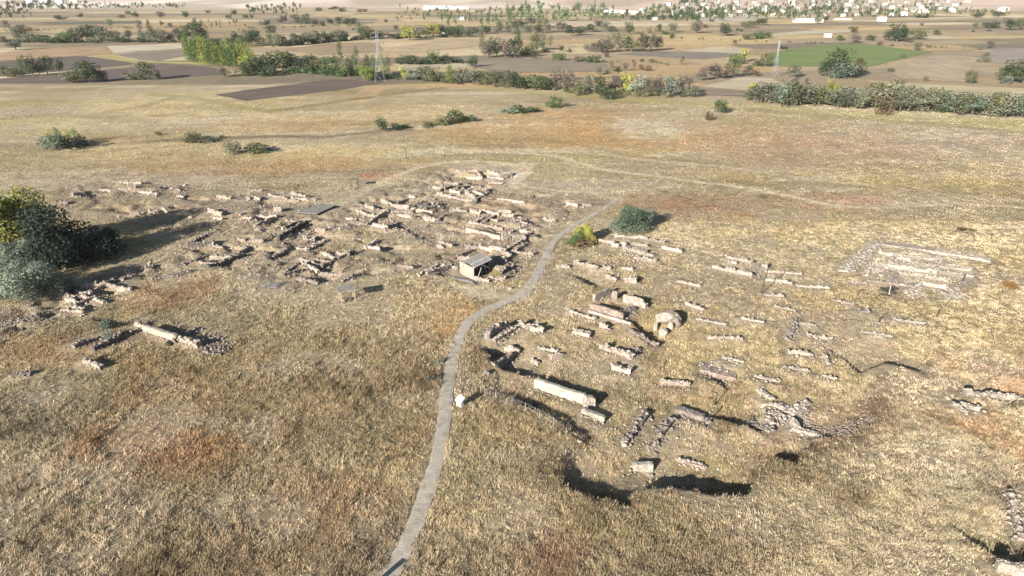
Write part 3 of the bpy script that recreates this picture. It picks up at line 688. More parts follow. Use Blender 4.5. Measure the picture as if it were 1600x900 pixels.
OWN = {  # walls singled out by hand, by index of their first two numbers
 (834,606): 'tallest long whitewashed wall, casting the broad black shadow in the excavation', (913,638): 'square stub ending the tall whitewashed wall, its right end block',
 (908,646): 'low pale wall just below the end block of the tall whitewashed wall', (921,485): 'front wall of the roofless plastered room, tall and smooth',
 (919,488): 'low kerb-like footing running along the front of the roofless plastered room', (929,471): 'grey stone left side wall of the roofless plastered room',
 (955,467): 'narrow plastered pillar at the back corner of the roofless room', (973,472): 'back right wall of the roofless plastered room',
 (989,737): 'large squared pale block standing alone above the longest black bank shadow', (223,518): 'longest white wall of the left trench ruin, dark shadow behind it',
 (281,535): 'broken white continuation right of the longest white wall in the left trench', (1560,895): 'pale wall cut by the lower right corner, dark hollow behind it',
 (1513,618): 'curved pale wall at the far right above the reddish grass', (1328,424): 'broad pale west wall of the rectangular foundation, near half', (1352,403): 'broad pale west wall of the rectangular foundation, far half',
 (1383,384): 'wide rubble back wall of the rectangular foundation, left half', (1461,396): 'wide rubble back wall of the rectangular foundation, right half',
 (728,365): 'thick central wall in full sun midway behind the roofed shelter', (800,375): 'bright upright wall block left of the narrow path, dark end beside it', (983,692): 'wider of two grey stone walls running away below the tall whitewashed wall',
 (611,323): 'brightest plaster wall, smooth and tall, in the middle ruins beside dark rubble',
 (1036,682): 'narrower of two grey stone walls running away below the tall whitewashed wall', (1097,581): 'broad pale collapsed wall heap with a dark undercut front edge',
}
LM = [('roofed shelter', 745, 425), ('paved path bend', 800, 466), ('big feathery bush', 987, 360), ('yellowish path bush', 905, 380), ('raised grey deck', 495, 333), ('dark leafy tree', 140, 400),
      ('silvery shrubs', 75, 460), ('tall whitewashed wall', 880, 620), ('white boulder heap', 1042, 515), ('roofless plastered room', 965, 480), ('rectangular foundation', 1435, 420), ('tilted info panel', 718, 632),
      ('small flat canopy', 543, 468), ('dark framed canopy', 554, 294), ('leaning dark pole', 1188, 459), ('longest bank shadow', 1070, 755), ('white trench wall', 262, 530), ('pinkish rubble slope', 1310, 655),
      ('grey cover sheets', 425, 446), ('grey rubble spill', 672, 326), ('far pale rubble', 790, 276), ('tiny dark bushes', 1510, 361), ('thick central wall', 755, 370), ('double white wall', 467, 309), ('brightest plaster wall', 625, 326), ('dark tree shadow', 270, 355)]
LMW = [(n, Vector((*G0(u, v), 0))) for n, u, v in LM]
SECT = ['right of', 'behind and right of', 'behind', 'behind and left of', 'left of', 'in front and left of', 'in front of', 'in front and right of']

def place_labels(objs, desc, noun):
    """objs: (object, position).  A label from the nearest landmark, the side it lies on and its rank there"""
    groups = {}
    for o, p in objs:
        n, q = min(LMW, key=lambda t: (t[1].xy - p.xy).length)
        d = p.xy - q.xy
        s = int(round(math.atan2(d.y, d.x) / (math.pi / 4))) % 8
        groups.setdefault((n, s), []).append((d.length, o))
    for (n, s), L in groups.items():
        L.sort(key=lambda t: t[0])
        for i, (_, o) in enumerate(L):
            dd = desc[o.name]
            if len(L) == 1: o['label'] = f'{dd}, the one {SECT[s]} the {n}'
            elif i == 0: o['label'] = f'{dd}, nearest of {NUM[len(L)] if len(L) < 16 else "those"} {SECT[s]} the {n}'
            elif i == len(L) - 1: o['label'] = f'{dd}, farthest of {NUM[len(L)] if len(L) < 16 else "those"} {SECT[s]} the {n}'
            else: o['label'] = f'{dd}, {ordinal(i + 1)} nearest {SECT[s]} the {n}'

SOUND = {(834, 606), (913, 638), (908, 646), (921, 485), (919, 488), (973, 472), (929, 471), (728, 365), (989, 737), (223, 518), (800, 375), (611, 323), (955, 467)}
WALL_CELLS = []
FIN = {'p': 'pinkish', 'w': 'pale', 'g': 'grey', 'd': 'dark'}
wall_desc, wall_objs = {}, []
def build_wall(i, rec):
    u0, v0, u1, v1, h, t, fin = rec
    rnd = random.Random(i * 71 + 5)
    a, b_ = G(u0, v0), G(u1, v1)
    d = (b_ - a); d.z = 0; L = d.length; d = d / L
    if (u0, v0) not in SOUND and L > 1.5: a = a - d * (L * .07); b_ = b_ + d * (L * .07); L *= 1.14
    n = Vector((-d.y, d.x, 0))
    if n.y < 0: n = -n
    a = a + n * (t * .4); b_ = b_ + n * (t * .4)
    ns = max(5, int(L / .27))
    V, F = [], []
    t *= .74 if fin in 'pw' and t < 1.3 else .85
    h *= .80
    rough = 1.5 if fin in 'pw' else 2.0
    sound = i < 400 and (u0, v0) in SOUND
    if sound: rough = .8
    prof = [(-.5, -9), (-.51, .4), (-.5, .78), (-.47, 1.0), (-.15, 1.02), (.18, 1.0), (.47, .97), (.5, .7), (.51, .35), (.5, -9)]
    ph = rnd.random() * 99
    zA, zB = (float(H((a + d * (L * k)).x, (a + d * (L * k)).y)[0]) for k in (.12, .88))
    step_drop = 1.0
    for s in range(ns + 1):
        f = s / ns
        q = a + d * (L * f)
        zb = zA * (1 - f) + zB * f
        if not sound and rnd.random() < .2: step_drop = rnd.choice([1, 1.05, .95, .3, .55, .75, 1.1])
        hh = h * (step_drop * .8 + .2) * (1 + (float(vnoise(np.array([f * L + ph]), np.array([i * 3.7]), .9, 5)[0]) - .5) * .22 * rough + rnd.uniform(-.03, .03) * rough)
        if s in (0, ns): hh *= rnd.uniform(.7, 1.0)
        hh += .06
        wob = .02 * math.sin(f * L * .5 + ph) + rnd.uniform(-.015, .015) * rough
        for o, z in prof:
            j = .02 * rough if z > -1 else 0
            p = q + n * (o * t + wob + rnd.uniform(-j, j)) + d * rnd.uniform(-j, j)
            V.append((p.x, p.y, zb + (z * hh if z > -1 else -.7) + rnd.uniform(-j, j) * .7))
        WALL_CELLS.append((q.x, q.y, t / 2, fin, n.x, n.y, zb, 0 if sound else hh))
    K = len(prof)
    flip = (d.x * n.y - d.y * n.x) < 0
    for s in range(ns):
        for k in range(K - 1):
            q = (s * K + k, (s + 1) * K + k, (s + 1) * K + k + 1, s * K + k + 1)
            F.append(q[::-1] if flip else q)
    e0, e1 = tuple(range(K)), tuple(range(ns * K, ns * K + K))
    F.append(e0 if not flip else e0[::-1]); F.append(e1[::-1] if not flip else e1)
    c = (a + b_) / 2; c.z = float(H(c.x, c.y)[0])
    o = mesh_obj('ruined_wall', V, F, M[fin], loc=c)
    size = 'short' if L < 2.2 else ('long' if L > 5.2 else '')
    hi = 'low' if h < .55 else ('knee-high' if h < .85 else 'upright')
    wall_desc[o.name] = ' '.join(x for x in (size, hi, FIN[fin], 'wall') if x)
    tag(o, cat='wall', group='ruined walls of the excavated settlement', kind='thing')
    if i < 400 and (u0, v0) in OWN: o['label'] = OWN[(u0, v0)]
    else: wall_objs.append((o, c))
    return o
for i, rec in enumerate(WALLS): build_wall(i, rec)
# low cross walls that close the rooms between the long ones
rc = random.Random(5); n_cross = 0
path_np = PATH_W
for i, rec in enumerate(WALLS):
    u0, v0, u1, v1, h, t, fin = rec
    if n_cross >= 32 or u0 > 830 or fin not in 'pw' or u1 - u0 < 16 or v0 < 300 or (u0, v0) in ((919, 488), (921, 485), (834, 606), (989, 737), (1560, 895)) or u0 > 1460: continue
    if rc.random() > .62: continue
    e = (u1, v1) if rc.random() < .5 else (u0, v0)
    L = rc.uniform(16, 30) * (1 if v0 < 470 else 1.5)
    sg = rc.choice([1, 1, -1])
    q = (e[0] + sg * L, e[1] - sg * L * rc.uniform(.42, .62))
    g0, g1 = G0(*e), G0(*q)
    dmin = dist_poly(np.array([g0[0], g1[0], (g0[0] + g1[0]) / 2]), np.array([g0[1], g1[1], (g0[1] + g1[1]) / 2]), path_np)[0].min()
    if dmin < 2.2 or math.hypot(g0[0] - g1[0], g0[1] - g1[1]) > 9: continue
    a, b2 = (e, q) if e[0] < q[0] else (q, e)
    build_wall(400 + i, (a[0], a[1], b2[0], b2[1], rc.uniform(.35, .6), .6, rc.choice('ggpd'))); n_cross += 1
place_labels(wall_objs, wall_desc, 'wall')

# ------------------------------------------------------------------ loose stones
def rock_mesh(seed, sub=2):
    rnd = random.Random(seed)
    import bmesh
    bm = bmesh.new(); bmesh.ops.create_icosphere(bm, subdivisions=sub, radius=1)
    pl_ = [(Vector((rnd.gauss(0, 1), rnd.gauss(0, 1), rnd.gauss(0, .8))).normalized(), rnd.uniform(.5, .8)) for _ in range(9)]
    for v in bm.verts:
        for n, k in pl_:
            e = v.co.dot(n) - k
            if e > 0: v.co -= n * e * .9
        v.co += Vector((rnd.uniform(-1, 1), rnd.uniform(-1, 1), rnd.uniform(-1, 1))) * .03
    me = bpy.data.meshes.new('stone'); bm.to_mesh(me); bm.free()
    return me
ROCKS = [rock_mesh(s) for s in range(6)]
for me in ROCKS: me.materials.append(M['w'])
STONES = [  # u, v, width px, finish
 (101,317,5,'w'),(244,308,6,'w'),(250,293,4,'w'),(288,291,6,'p'),(283,339,5,'p'),(297,341,8,'w'),(185,340,6,'g'),(195,343,5,'g'),(362,385,5,'w'),(400,361,4,'p'),(554,297,5,'w'),(645,312,4,'p'),
 (650,321,6,'w'),(660,318,6,'g'),(676,320,6,'w'),(686,324,6,'g'),(724,296,6,'w'),(732,298,5,'g'),(741,310,6,'w'),(712,304,5,'g'),(797,453,8,'w'),(802,414,5,'p'),(787,428,6,'w'),(793,424,5,'w'),(790,434,5,'g'),
 (992,404,5,'w'),(985,402,4,'w'),(990,409,4,'w'),(878,417,5,'w'),(886,419,4,'w'),(760,586,13,'w'),(905,692,8,'w'),(976,699,10,'w'),(950,767,9,'w'),(937,702,4,'w'),(890,707,4,'w'),(962,672,5,'w'),(965,598,5,'w'),
 (1044,565,4,'w'),(1171,562,5,'w'),(1254,491,6,'w'),(1328,541,4,'w'),(1339,486,4,'w'),(1505,515,6,'w'),(1525,516,7,'w'),(1545,518,7,'w'),(1561,521,7,'w'),(1575,524,6,'w'),(1591,526,7,'w'),(1575,600,7,'w'),
 (1530,451,6,'w'),(1541,452,6,'w'),(1538,473,5,'g'),(1472,568,4,'w'),(1456,568,4,'w'),(268,519,6,'w'),(280,514,7,'p'),(247,547,6,'w'),(263,541,12,'d'),(238,547,5,'p'),(330,548,7,'g'),(338,533,7,'w'),(350,536,5,'w'),
 (322,552,8,'w'),(1550,778,5,'w'),(1566,784,5,'w'),(1532,792,5,'w'),(1234,690,5,'w'),(1250,688,5,'w'),(1590,792,6,'w'),(842,519,6,'g'),(775,541,6,'g'),(757,545,7,'g'),(1020,537,5,'d'),(930,622,4,'w'),(1180,438,4,'w'),(1080,409,5,'w'),(1075,413,4,'w'),
 (869,336,4,'w'),(882,342,5,'w'),(835,368,5,'d'),(918,320,4,'g'),(560,335,4,'w'),(497,372,5,'g'),(506,367,4,'g'),(420,401,4,'w'),(448,408,4,'w'),(535,384,4,'w'),(61,543,5,'d'),(38,603,6,'d'),(30,570,4,'w'),
]
stone_desc, stone_objs = {}, []
for i, (u, v, w, fin) in enumerate(STONES):
    p = G(u, v); s = w * mpp(p) / 2
    rnd = random.Random(900 + i)
    o = bpy.data.objects.new('fallen_stone', ROCKS[i % 6]); COL.objects.link(o)
    o.material_slots[0].link = 'OBJECT'; o.material_slots[0].material = M[fin]
    o.scale = (s * rnd.uniform(1, 1.25), s * rnd.uniform(.8, 1.1), s * rnd.uniform(.65, .95))
    o.rotation_euler = (rnd.uniform(-.2, .2), rnd.uniform(-.2, .2), rnd.uniform(0, 6.3))
    o.location = (p.x, p.y + s * .5, p.z + o.scale.z * .4)
    stone_desc[o.name] = {'w': 'pale', 'p': 'pinkish', 'g': 'grey', 'd': 'dark'}[fin] + (' loose boulder' if w > 7 else ' loose stone')
    tag(o, cat='stone', group='loose stones among the ruins')
    stone_objs.append((o, p))
place_labels(stone_objs, stone_desc, 'stone')

# rubble nobody could count: one object of many small stones per patch
base_v = np.array([v.co[:] for v in ROCKS[0].vertices]); base_f = None
def small_rock(rs):
    v = np.array([[1, 0, 0], [-1, 0, 0], [0, 1, 0], [0, -1, 0], [0, 0, 1], [0, 0, -1]], float)
    v = np.concatenate([v, np.array([[.7, .7, .35], [-.7, .7, .4], [.7, -.7, .4], [-.7, -.7, .35]])])
    return v
RV = small_rock(None)
RF = np.array([[4, 6, 7], [4, 7, 9], [4, 9, 8], [4, 8, 6], [0, 2, 6], [2, 1, 7], [1, 3, 9], [3, 0, 8], [2, 7, 6], [1, 9, 7], [3, 8, 9], [0, 6, 8]])
RUBBLE = [  # label, outline, count, size, finish
 ('pinkish grey rubble spread down the slope on the right of the excavation', [(1262,636),(1300,630),(1345,645),(1365,650),(1330,676),(1285,684),(1245,672),(1240,655)], 900, .16, 'p'),
 ('grey stone rubble heap at the left end of the tall whitewashed wall', [(803,618),(822,610),(842,620),(843,634),(820,640),(806,630)], 260, .26, 'd'),
 ('scatter of grey stones spilling from the right end of the left trench wall', [(308,528),(345,522),(365,540),(350,555),(315,552)], 420, .2, 'g'),
 ('dark rubble spill between the walls in the middle of the site', [(640,318),(690,314),(700,326),(690,334),(648,332)], 420, .24, 'd'),
 ('white broken stones heaped at the head of the pinkish rubble slope', [(1196,632),(1262,628),(1270,646),(1238,668),(1204,654)], 420, .2, 'w'),
 ('white rubble inside the leaning pole ruin', [(1168,416),(1194,414),(1196,432),(1172,434)], 240, .22, 'w'),
 ('pale rubble along the lower edge of the rectangular foundation', [(1405,452),(1480,452),(1512,462),(1500,472),(1430,462)], 420, .24, 'w'),
 ('pale broken stones filling the rooms of the rectangular foundation', [(1370,392),(1500,400),(1520,430),(1480,452),(1390,446),(1345,425)], 700, .2, 'w'),
 ('loose stones over the back of the rectangular foundation', [(1400,380),(1470,386),(1540,402),(1530,414),(1460,404),(1400,396)], 380, .22, 'w'),
 ('grey broken stones on the slope of the sunken excavation', [(752,520),(790,505),(800,520),(785,545),(765,545)], 320, .24, 'g'),
 ('white stones scattered among the walls below the grey-green bush', [(970,380),(1010,388),(1025,408),(1000,412),(965,395)], 320, .2, 'w'),
 ('rusty brown debris right of the roofed shelter', [(770,418),(800,408),(812,420),(800,434),(775,432)], 220, .24, 'd'),
 ('grey brown rubble on the bank under the silvery shrubs', [(20,500),(80,482),(110,486),(70,508),(20,520)], 420, .2, 'g'),
 ('stones strewn across the left field of ruins', [(150,292),(215,286),(300,292),(300,312),(200,306),(150,304)], 900, .22, 'g'),
 ('stones strewn across the far middle ruins', [(690,285),(760,272),(800,290),(760,312),(690,310)], 1000, .22, 'p'),
 ('stones strewn around the central walls', [(560,320),(700,318),(820,345),(800,385),(640,380),(560,350)], 1600, .2, 'p'),
 ('stones strewn between the left and middle ruins', [(330,300),(480,300),(520,350),(480,440),(320,420),(300,370)], 1500, .2, 'p'),
 ('faint pinkish stones of the levelled ruin in the right field', [(1235,485),(1330,480),(1370,500),(1330,545),(1240,560)], 420, .17, 'p'),
 ('pale stones strewn in the sunken excavation floor', [(960,600),(1180,570),(1220,640),(1150,720),(1000,730),(900,690)], 480, .15, 'w'),
]
for k, (lb, pts, n, sz, fin) in enumerate(RUBBLE):
    rs = np.random.RandomState(40 + k)
    W = poly0(pts)
    x0, x1 = min(p[0] for p in W), max(p[0] for p in W); y0, y1 = min(p[1] for p in W), max(p[1] for p in W)
    px, py = rs.uniform(x0, x1, n * 6), rs.uniform(y0, y1, n * 6)
    ok = inside(px + rs.normal(0, .5, px.shape), py + rs.normal(0, .5, px.shape), W) & (fbm(px, py, 3.5, 3, 60 + k) > rs.uniform(.3, .62, px.shape))
    px, py = px[ok][:n], py[ok][:n]; m = len(px)
    s = sz * (.45 + rs.exponential(.55, m)).clip(.4, 2.4) * .62
    an = rs.uniform(0, 6.28, m)
    q = RV[None] * (1 + rs.uniform(-.3, .3, (m, 10, 3)))
    xx = q[..., 0] * np.cos(an)[:, None] - q[..., 1] * np.sin(an)[:, None] * .8
    yy = q[..., 0] * np.sin(an)[:, None] + q[..., 1] * np.cos(an)[:, None] * .8
    P = np.stack([xx * s[:, None] + px[:, None], yy * s[:, None] + py[:, None], q[..., 2] * s[:, None] * .7 + (H(px, py) + s * .25)[:, None]], -1)
    F = RF[None] + (np.arange(m) * 10)[:, None, None]
    me = fast_mesh('rubble', P.reshape(-1, 3), F.reshape(-1, 3), M[fin])
    o = bpy.data.objects.new('rubble', me); COL.objects.link(o)
    tag(o, lb, kind='stuff')

rs = np.random.RandomState(77)
for fins, lb, mt in (('pw', 'pale broken stones lying along the feet of the light walls', 'w'), ('gd', 'grey broken stones lying along the feet of the dark walls', 'g')):
    P_ = []
    for x, y, hw, fin, nx, ny, zb, hh in WALL_CELLS:
        if fin in fins:
            for _ in range(4):
                o = rs.choice([-1, 1]) * (hw + abs(rs.normal(.06, .30))); ex_, ey_ = x + nx * o + rs.normal(0, .15), y + ny * o + rs.normal(0, .15)
                P_.append((ex_, ey_, float(H(ex_, ey_)[0]), 1.0))
            for _ in range(3 if hh else 0):
                o = rs.uniform(-1, 1) * hw; P_.append((x + nx * o, y + ny * o, zb + hh * (1 if abs(o) < hw * .8 else rs.uniform(.3, 1)) - .04, 1.25))
    P_ = np.array(P_); m = len(P_)
    s = .10 * (.5 + rs.exponential(.6, m)).clip(.5, 2.6) * P_[:, 3]; an = rs.uniform(0, 6.28, m)
    q = RV[None] * (1 + rs.uniform(-.3, .3, (m, 10, 3)))
    xx = q[..., 0] * np.cos(an)[:, None] - q[..., 1] * np.sin(an)[:, None]; yy = q[..., 0] * np.sin(an)[:, None] + q[..., 1] * np.cos(an)[:, None]
    V = np.stack([xx * s[:, None] + P_[:, :1], yy * s[:, None] + P_[:, 1:2], q[..., 2] * s[:, None] * .75 + (P_[:, 2] + s * .2)[:, None]], -1)
    me = fast_mesh('rubble', V.reshape(-1, 3), (RF[None] + (np.arange(m) * 10)[:, None, None]).reshape(-1, 3), M[mt])
    o = bpy.data.objects.new('rubble', me); COL.objects.link(o); tag(o, lb, kind='stuff')
# ------------------------------------------------------------------ trees and shrubs
def mat_leaf(name, col, var=.35):
    m, nt, b = new_mat(name)
    at = N(nt, 'ShaderNodeAttribute'); at.attribute_name = 'col'
    oi = N(nt, 'ShaderNodeObjectInfo')
    c = mul(nt, tuple(k * 1.25 for k in col), at.outputs['Color'])
    c = mul(nt, c, ramp(nt, oi.outputs['Random'], [(0, (1 - var, 1 - var * .9, 1 - var)), (.5, (1, 1, 1)), (1, (1 + var, 1 + var * .8, 1 + var * .6))]))
    nt.links.new(c, b.inputs['Base Color'])
    b.inputs['Roughness'].default_value = .8
    tl = N(nt, 'ShaderNodeBsdfTranslucent'); nt.links.new(c, tl.inputs['Color'])
    mx = N(nt, 'ShaderNodeMixShader'); mx.inputs[0].default_value = .3
    nt.links.new(b.outputs[0], mx.inputs[1]); nt.links.new(tl.outputs[0], mx.inputs[2]); nt.links.new(mx.outputs[0], nt.nodes['Material Output'].inputs[0])
    return m
LEAF = {'dark': (.048, .066, .034), 'olive': (.10, .105, .055), 'grey': (.125, .13, .092), 'silver': (.14, .165, .13), 'yellow': (.26, .255, .07), 'bright': (.125, .165, .045),
        'purple': (.115, .10, .082), 'rust': (.24, .13, .04), 'green': (.068, .10, .042), 'brown': (.12, .09, .05), 'shade': (.022, .031, .023), 'greygreen': (.135, .17, .12)}  # shade: standing in shadow is put into this leaf colour
LEAFM = {k: mat_leaf('foliage_' + k, v) for k, v in LEAF.items()}
M['bark'] = mat_plain('tree_bark', (.11, .09, .07), .9, .3, 6)

def leaf_cloud(rs, lobes, n, size, zsq=1.0):
    """leaf clumps over a set of lobes (centre, radius): quads turned mostly outward, some light, some dark"""
    Lc = np.array([l[:3] for l in lobes]); Lr = np.array([l[3] for l in lobes])
    w = Lr ** 2; idx = rs.choice(len(lobes), n, p=w / w.sum())
    d = rs.normal(size=(n, 3)); d /= np.linalg.norm(d, axis=1)[:, None]
    rr = Lr[idx] * (.55 + .5 * rs.rand(n) ** .6)
    c = Lc[idx] + d * rr[:, None] * np.array([1, 1, zsq])
    nn = d + rs.normal(size=(n, 3)) * .55; nn /= np.linalg.norm(nn, axis=1)[:, None]
    t = np.cross(nn, rs.normal(size=(n, 3))); t /= np.linalg.norm(t, axis=1)[:, None] + 1e-9
    b = np.cross(nn, t)
    s = size * rs.uniform(.6, 1.35, n)[:, None]
    P = np.stack([c - t * s, c + b * s * .62, c + t * s, c - b * s * .62], 1)
    tone = (.72 + .56 * rs.rand(len(lobes)))[idx] * rs.uniform(.75, 1.25, n)
    hue = rs.uniform(-.06, .06, n)
    col = np.stack([tone * (1 + hue), tone, tone * (1 - hue), np.ones(n)], 1)
    keep = c[:, 2] > .015
    P, col = P[keep], col[keep]
    V = P.reshape(-1, 3); V[:, 2] = np.maximum(V[:, 2], .004)
    return V, np.arange(len(V)).reshape(-1, 4), np.repeat(col, 4, 0)

def lobes_for(kind, rs):
    L = []
    if kind == 'round':
        for _ in range(15):
            a = rs.uniform(0, 6.28); r = .30 * math.sqrt(rs.rand()); z = rs.uniform(.28, .82)
            k = 1 - abs(z - .52) * 1.1
            L.append((r * math.cos(a) * k * 1.1, r * math.sin(a) * k * 1.1, z, rs.uniform(.13, .23)))
    elif kind == 'poplar':
        for i in range(12):
            z = .12 + .8 * i / 11; w = .30 * math.sin(math.pi * min(1, (z * .86 + .1))) ** .8
            a = rs.uniform(0, 6.28)
            L.append((w * .5 * math.cos(a), w * .5 * math.sin(a), z, .06 + w * .55))
    elif kind == 'bush':
        for _ in range(16):
            a = rs.uniform(0, 6.28); r = .36 * math.sqrt(rs.rand()); z = rs.uniform(.05, .72) * (1 - (r / .5) ** 2 * .6)
            L.append((r * math.cos(a), r * math.sin(a), z, rs.uniform(.13, .24)))
    elif kind == 'low':
        for _ in range(16):
            a = rs.uniform(0, 6.28); r = .42 * math.sqrt(rs.rand()); z = rs.uniform(.0, .55)
            L.append((r * math.cos(a), r * math.sin(a) * .6, z, rs.uniform(.10, .2)))
    return L

def crown_mesh(kind, seed, n, size):
    rs = np.random.RandomState(seed)
    L = lobes_for(kind, rs)
    V, F, c = leaf_cloud(rs, L, n, size, 1.0)
    qr = np.percentile(np.hypot(V[:, 0], V[:, 1]), 97); qz = np.percentile(V[:, 2], 99.3)
    V = V * np.array([.5 / qr, .5 / qr, 1 / qz])
    L = [(l[0] * .5 / qr, l[1] * .5 / qr, l[2] / qz, l[3]) for l in L]
    me = fast_mesh('crown', V, F, None, c); me.materials.append(LEAFM['olive'])
    return me, L
def trunk_mesh(kind, L, seed):
    rnd = random.Random(seed); mb = MB()
    top = {'round': .55, 'poplar': .85, 'bush': .35, 'low': .2}[kind]
    r0 = {'round': .035, 'poplar': .02, 'bush': .022, 'low': .015}[kind]
    mb.bar((0, 0, -.04), (0.01, 0, top * .5), r0, 7, r0 * .7); mb.bar((.01, 0, top * .5), (0, .01, top), r0 * .7, 6, r0 * .25)
    for l in rnd.sample(L, min(6, len(L))):
        mb.bar((.005, 0, min(l[2] * .6, top * .8)), l[:3], r0 * .45, 5, r0 * .12)
    me = bpy.data.meshes.new('trunk'); me.from_pydata(mb.v, [], mb.f); me.update(); me.materials.append(M['bark'])
    return me
PROTO = {}
for kind, n, sz in (('round', 900, .036), ('poplar', 700, .030), ('bush', 800, .042), ('low', 600, .045)):
    PROTO[kind] = []
    for s in range(4):
        cm, L = crown_mesh(kind, 11 * s + len(kind), n, sz)
        PROTO[kind].append((cm, trunk_mesh(kind, L, s)))
# the trees close to us carry far more and smaller leaves
BIG = {}
for kind, n, sz in (('round', 12000, .016), ('bush', 11000, .017)):
    cm, L = crown_mesh(kind, 205, n, sz); BIG[kind] = (cm, trunk_mesh(kind, L, 3))
    cm, L = crown_mesh(kind, 311, n, sz); BIG[kind + '2'] = (cm, trunk_mesh(kind, L, 4))

TREE_N = [0]
def plant(name, u, v, hpx, wpx, kind, leaf, parts=True, big=False, deep=None):
    TREE_N[0] += 1
    rnd = random.Random(TREE_N[0] * 13)
    p = G(u, v); k = mpp(p)
    h, w = hpx * k * .98, wpx * k * 1.06
    if big:
        cm, tm = BIG[kind + ('2' if TREE_N[0] % 2 else '')]
    else:
        cm, tm = PROTO[kind][rnd.randrange(4)]
    root = empty(name, (p.x, p.y, p.z), rnd.uniform(0, 6.28))
    wr = w * rnd.uniform(.92, 1.08)
    root.scale = (wr, wr if deep is None else deep, h)
    if deep is not None: root.rotation_euler = (0, 0, rnd.choice([0, math.pi]))
    c = bpy.data.objects.new('crown' if 'tree' in name or 'poplar' in name else 'foliage', cm); COL.objects.link(c); c.parent = root
    c.material_slots[0].link = 'OBJECT'; c.material_slots[0].material = LEAFM[leaf]
    t = bpy.data.objects.new('trunk' if 'tree' in name or 'poplar' in name else 'stem', tm); COL.objects.link(t); t.parent = root
    return root

LEAFW = {'dark': 'dark green', 'olive': 'olive green', 'grey': 'grey-green', 'silver': 'silvery', 'yellow': 'yellowing', 'bright': 'bright green', 'purple': 'purplish', 'rust': 'rust orange',
         'green': 'green', 'brown': 'brown', 'shade': 'dark', 'greygreen': 'bluish green'}
KINDW = {'round': 'round tree', 'poplar': 'slim poplar', 'bush': 'bush', 'low': 'low scrub'}
def belt(phrase, group, items):
    """items (u, v, h, w, kind, leaf): a row of trees labelled from left to right"""
    items = sorted(items, key=lambda t: t[0])
    count = {}
    for it in items: count[(it[4], it[5])] = count.get((it[4], it[5]), 0) + 1
    seen = {}
    for i, (u, v, h, w, kind, leaf) in enumerate(items):
        nm = {'round': 'tree', 'poplar': 'poplar_tree', 'bush': 'bush', 'low': 'bush'}[kind]
        o = plant(nm, u, v, h * 1.06, w * (1.26 if kind == 'round' else 1.12), kind, leaf)
        k = (kind, leaf); seen[k] = seen.get(k, 0) + 1
        if count[k] == 1: lb = f'only {LEAFW[leaf]} {KINDW[kind]} in the {phrase}'
        else: lb = f'{LEAFW[leaf]} {KINDW[kind]}, {ordinal(seen[k])} such from left, {phrase}'
        tag(o, lb, 'tree' if 'tree' in nm else 'bush', group)

r, pp, bu, lo = 'round', 'poplar', 'bush', 'low'
# river belt on the right
rb = random.Random(4); items = []
u = 1178
while u < 1612:
    v = 160 + (u - 1178) * .055 + rb.uniform(-2, 2)
    items.append((u, v, rb.uniform(27, 37), rb.uniform(25, 36), r if rb.random() < .8 else bu, rb.choice(['grey', 'grey', 'olive', 'olive', 'grey', 'greygreen'])))
    u += rb.uniform(11, 17)
items += [(1172, 157, 26, 14, r, 'yellow'), (1297, 152, 26, 20, r, 'yellow'), (1395, 166, 40, 28, pp, 'green'), (1380, 179, 26, 28, bu, 'brown'), (1418, 173, 15, 22, bu, 'olive'), (1470, 176, 8, 10, bu, 'olive')]
belt('right river belt', 'trees of the right river belt', items)
belt('middle river belt right of the pylon', 'trees of the middle river belt', [
 (633,123,18,16,r,'yellow'),(647,125,17,22,r,'silver'),(663,124,19,20,r,'grey'),(680,128,23,22,r,'olive'),(703,131,30,12,pp,'bright'),(722,130,22,26,r,'grey'),(740,132,24,26,r,'grey'),(758,132,18,18,r,'olive'),(775,133,20,20,r,'olive'),(793,135,22,24,r,'grey'),
 (806,138,22,20,r,'dark'),(820,139,22,22,r,'dark'),(836,141,22,24,r,'green'),(853,141,20,22,r,'dark'),(870,140,28,26,r,'purple'),(890,143,30,28,r,'purple'),(903,149,18,20,bu,'olive'),(920,145,26,24,r,'grey'),(938,151,30,18,r,'dark'),(950,155,18,24,bu,'dark'),
 (961,145,28,22,r,'purple'),(978,146,31,20,r,'yellow'),(997,148,30,26,r,'silver'),(1013,149,26,18,r,'purple'),(1034,149,28,20,r,'purple'),(1050,151,28,26,r,'silver'),(1066,150,28,18,r,'purple'),(1082,152,18,22,r,'grey')])
belt('tall clump round the pylon foot', 'trees of the pylon clump', [
 (500,114,20,22,r,'olive'),(512,115,24,20,r,'green'),(526,115,28,14,pp,'green'),(532,100,38,9,pp,'green'),(545,120,32,20,r,'olive'),(558,123,46,13,pp,'green'),(570,126,26,18,r,'bright'),(577,122,34,13,pp,'dark'),(586,125,36,12,pp,'green'),(598,121,36,12,pp,'bright'),(607,123,34,11,pp,'olive'),(574,128,22,16,r,'bright')])
pr = random.Random(8)
belt('bright poplar grove', 'poplars of the bright grove',
 [(294 + 6.3 * i, 97 + i * .72 + pr.uniform(-2, 2), pr.uniform(26, 40), pr.uniform(11, 16), pp, pr.choice(['bright', 'bright', 'bright', 'green', 'yellow'])) for i in range(17)] +
 [(297 + 6.2 * i, 93 + i * .6 + pr.uniform(-2, 2), pr.uniform(28, 40), pr.uniform(12, 18), pp, pr.choice(['bright', 'bright', 'green'])) for i in range(16)] + [(306, 78, 20, 18, r, 'yellow')])
belt('row beside the bright poplar grove', 'round trees beside the grove', [
 (352,120,15,18,r,'grey'),(386,118,20,28,r,'dark'),(405,115,26,26,r,'dark'),(418,119,14,24,bu,'dark'),(431,113,30,36,r,'olive'),(452,112,28,30,r,'green'),(474,112,22,28,r,'dark'),(489,111,24,22,r,'olive')])
